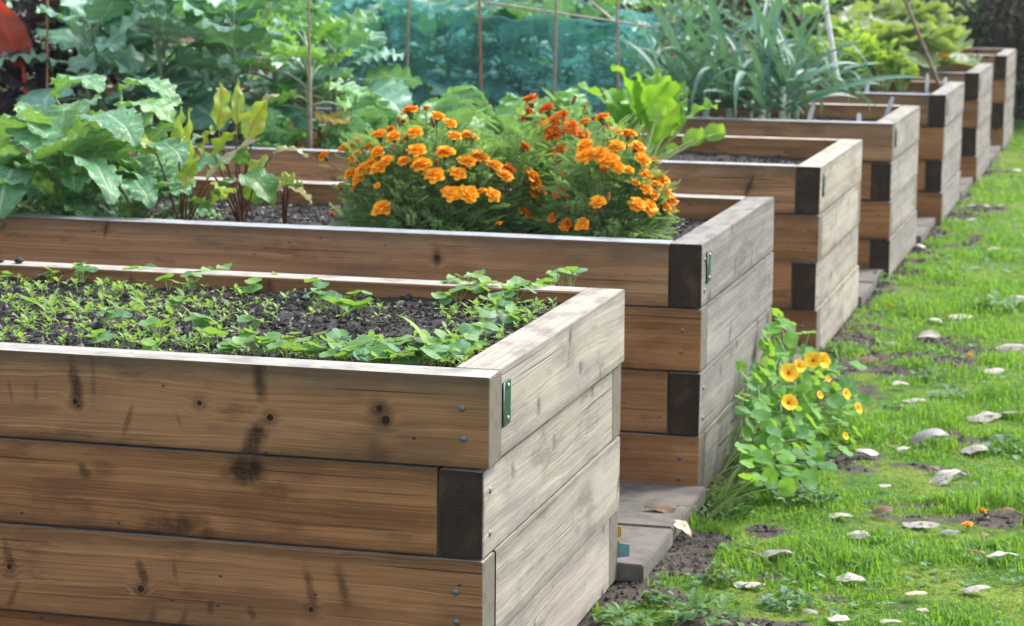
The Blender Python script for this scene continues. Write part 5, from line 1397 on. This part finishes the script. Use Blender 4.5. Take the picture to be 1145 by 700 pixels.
def shrub_root(seed, mat, n, rad, hgt, label):
    r = np.random.default_rng(seed); rr = random.Random(seed); root = thing('shrub', label, 'shrub', (0, 0, 0), 0, 'hedge shrubs at the end of the garden')
    cl = [(rr.uniform(-.7, .7)*rad, rr.uniform(-.5, .5)*rad, hgt*rr.uniform(.1, .85), rr.uniform(.25, .5)*rad) for _ in range(26)]
    idx = r.integers(0, len(cl), n); cc = np.array(cl)[idx]; D = r.normal(size=(n, 3)); D /= np.linalg.norm(D, axis=1)[:, None]
    P = cc[:, :3]+D*(cc[:, 3]*(.55+.45*r.random(n)))[:, None]; P[:, 2] = np.abs(P[:, 2])+.02
    L = .035+.05*r.random(n); W_ = L*.35; a = r.normal(size=(n, 3)); a /= np.linalg.norm(a, axis=1)[:, None]; b = np.cross(a, r.normal(size=(n, 3))); b /= np.linalg.norm(b, axis=1)[:, None]; c = np.cross(a, b)
    V = np.stack([P, P+a*(L*.5)[:, None]+b*W_[:, None]+c*(L*.1)[:, None], P+a*L[:, None], P+a*(L*.5)[:, None]-b*W_[:, None]+c*(L*.1)[:, None]], 1).reshape(-1, 3); k = np.arange(n)*4
    mb = MB(); mb.add(V, np.stack([k, k+1, k+2, k+3], 1), None, np.tile(np.array([(.5, 0), (1, .5), (.5, 1), (0, .5)]), (n, 1)), np.repeat(r.random(n), 4)); mb.build('crown', mat, root, smooth=False)
    mb = MB()
    for j in range(16):
        c_ = cl[j % len(cl)]; tube(mb, arc((rr.uniform(-.15, .15), rr.uniform(-.15, .15), -.05), (c_[0]*1.1, c_[1]*1.1, c_[2]+c_[3]*.9), .1, 7), np.linspace(.03, .006, 7), 6)
    mb.build('stem', TRK, root); return root


h1 = shrub_root(5, SHL, 9000, .95, 2.0, 'dark green hedge shrub behind the farthest bed, right of centre'); h1.location = (-.9, 18.9, 0)
h2 = shrub_root(6, SHB, 8000, .9, 1.9, 'brownish twiggy shrub at the top right, past the farthest bed'); h2.location = (.55, 18.7, 0)
for i, (x_, y_, k, s_, lab) in enumerate(((-2.4, 19, 0, 1.1, 'dark shrub behind the courgettes of the farthest bed'), (-4., 19.2, 1, 1.1, 'dark brownish shrub behind the celery'), (-5.6, 19, 0, 1.15, 'dark shrub far behind the leeks'), (-7.2, 19.3, 0, 1.1, 'dark shrub far behind the net'), (-8.8, 19, 1, 1.1, 'brownish shrub far behind the kale'), (-10.6, 19, 0, 1.2, 'dark shrub far behind the radishes, leftmost'), (1.9, 19.2, 0, 1.1, 'dark green shrub beyond the lawn, rightmost'), (.2, 20., 0, 1.15, 'dark green shrub behind the brownish twiggy one'), (-1.6, 20.2, 1, 1.1, 'brownish shrub in the second row of the hedge'), (3.4, 19.4, 1, 1.1, 'brownish shrub outside the frame beyond the lawn'))):
    if 'outside' in lab: continue
    copy_thing((h1, h2)[k], (x_, y_, 0), i*1.7, s_, lab)

EXPOSURE = 1.48
HAZE = 0.0007

# ------------------------------------------------------------------ added thin haze volume that lifts the dark background tones
bm = bmesh.new(); bmesh.ops.create_cube(bm, size=1)
for v in bm.verts: v.co = Vector((v.co.x*640, v.co.y*940, v.co.z*4.2+1.1))
me = bpy.data.meshes.new('haze'); bm.to_mesh(me); bm.free(); ho = bpy.data.objects.new('haze', me); C.objects.link(ho)
hm = bpy.data.materials.new('added_haze'); hm.use_nodes = True; hm.node_tree.nodes.clear()
hv = hm.node_tree.nodes.new('ShaderNodeVolumePrincipled'); hv.inputs['Density'].default_value = HAZE; hv.inputs['Color'].default_value = (.86, .93, 1., 1); hv.inputs['Anisotropy'].default_value = .1
hm.node_tree.links.new(hv.outputs[0], hm.node_tree.nodes.new('ShaderNodeOutputMaterial').inputs['Volume'])
me.materials.append(hm); tag(ho, 'thin pale haze added over the whole garden to lift its dark tones', 'haze', kind='stuff')

# ------------------------------------------------------------------ light
w = bpy.data.worlds.new('World'); sc.world = w; w.use_nodes = True
nt = w.node_tree; bg = nt.nodes['Background']
sky = nt.nodes.new('ShaderNodeTexSky'); sky.sky_type = 'NISHITA'; sky.sun_disc = False
SUN_EL, SUN_AZ = R(48), R(38)     # azimuth clockwise from +Y: the sun stands behind and right of the beds
sky.sun_elevation = SUN_EL; sky.sun_rotation = SUN_AZ; sky.air_density = 1.; sky.dust_density = 3.; sky.ozone_density = 1.
hs = nt.nodes.new('ShaderNodeHueSaturation'); hs.inputs['Saturation'].default_value = .5
nt.links.new(sky.outputs[0], hs.inputs['Color']); nt.links.new(hs.outputs[0], bg.inputs[0]); bg.inputs[1].default_value = .15
sun = bpy.data.lights.new('sun', 'SUN'); so = bpy.data.objects.new('sun', sun); C.objects.link(so)
sun.energy = 1.35; sun.angle = R(14); sun.color = (1., .96, .88)
dv = Vector((math.sin(SUN_AZ)*math.cos(SUN_EL), math.cos(SUN_AZ)*math.cos(SUN_EL), math.sin(SUN_EL)))
so.rotation_euler = dv.to_track_quat('Z', 'Y').to_euler(); so.location = (3, 3, 8)
vs = sc.view_settings; vs.view_transform = 'Standard'; vs.look = 'None'; vs.gamma = 1.; vs.use_curve_mapping = False; vs.exposure = EXPOSURE
sc.cycles.use_denoising = True
sc.cycles.max_bounces = 6; sc.cycles.transparent_max_bounces = 12
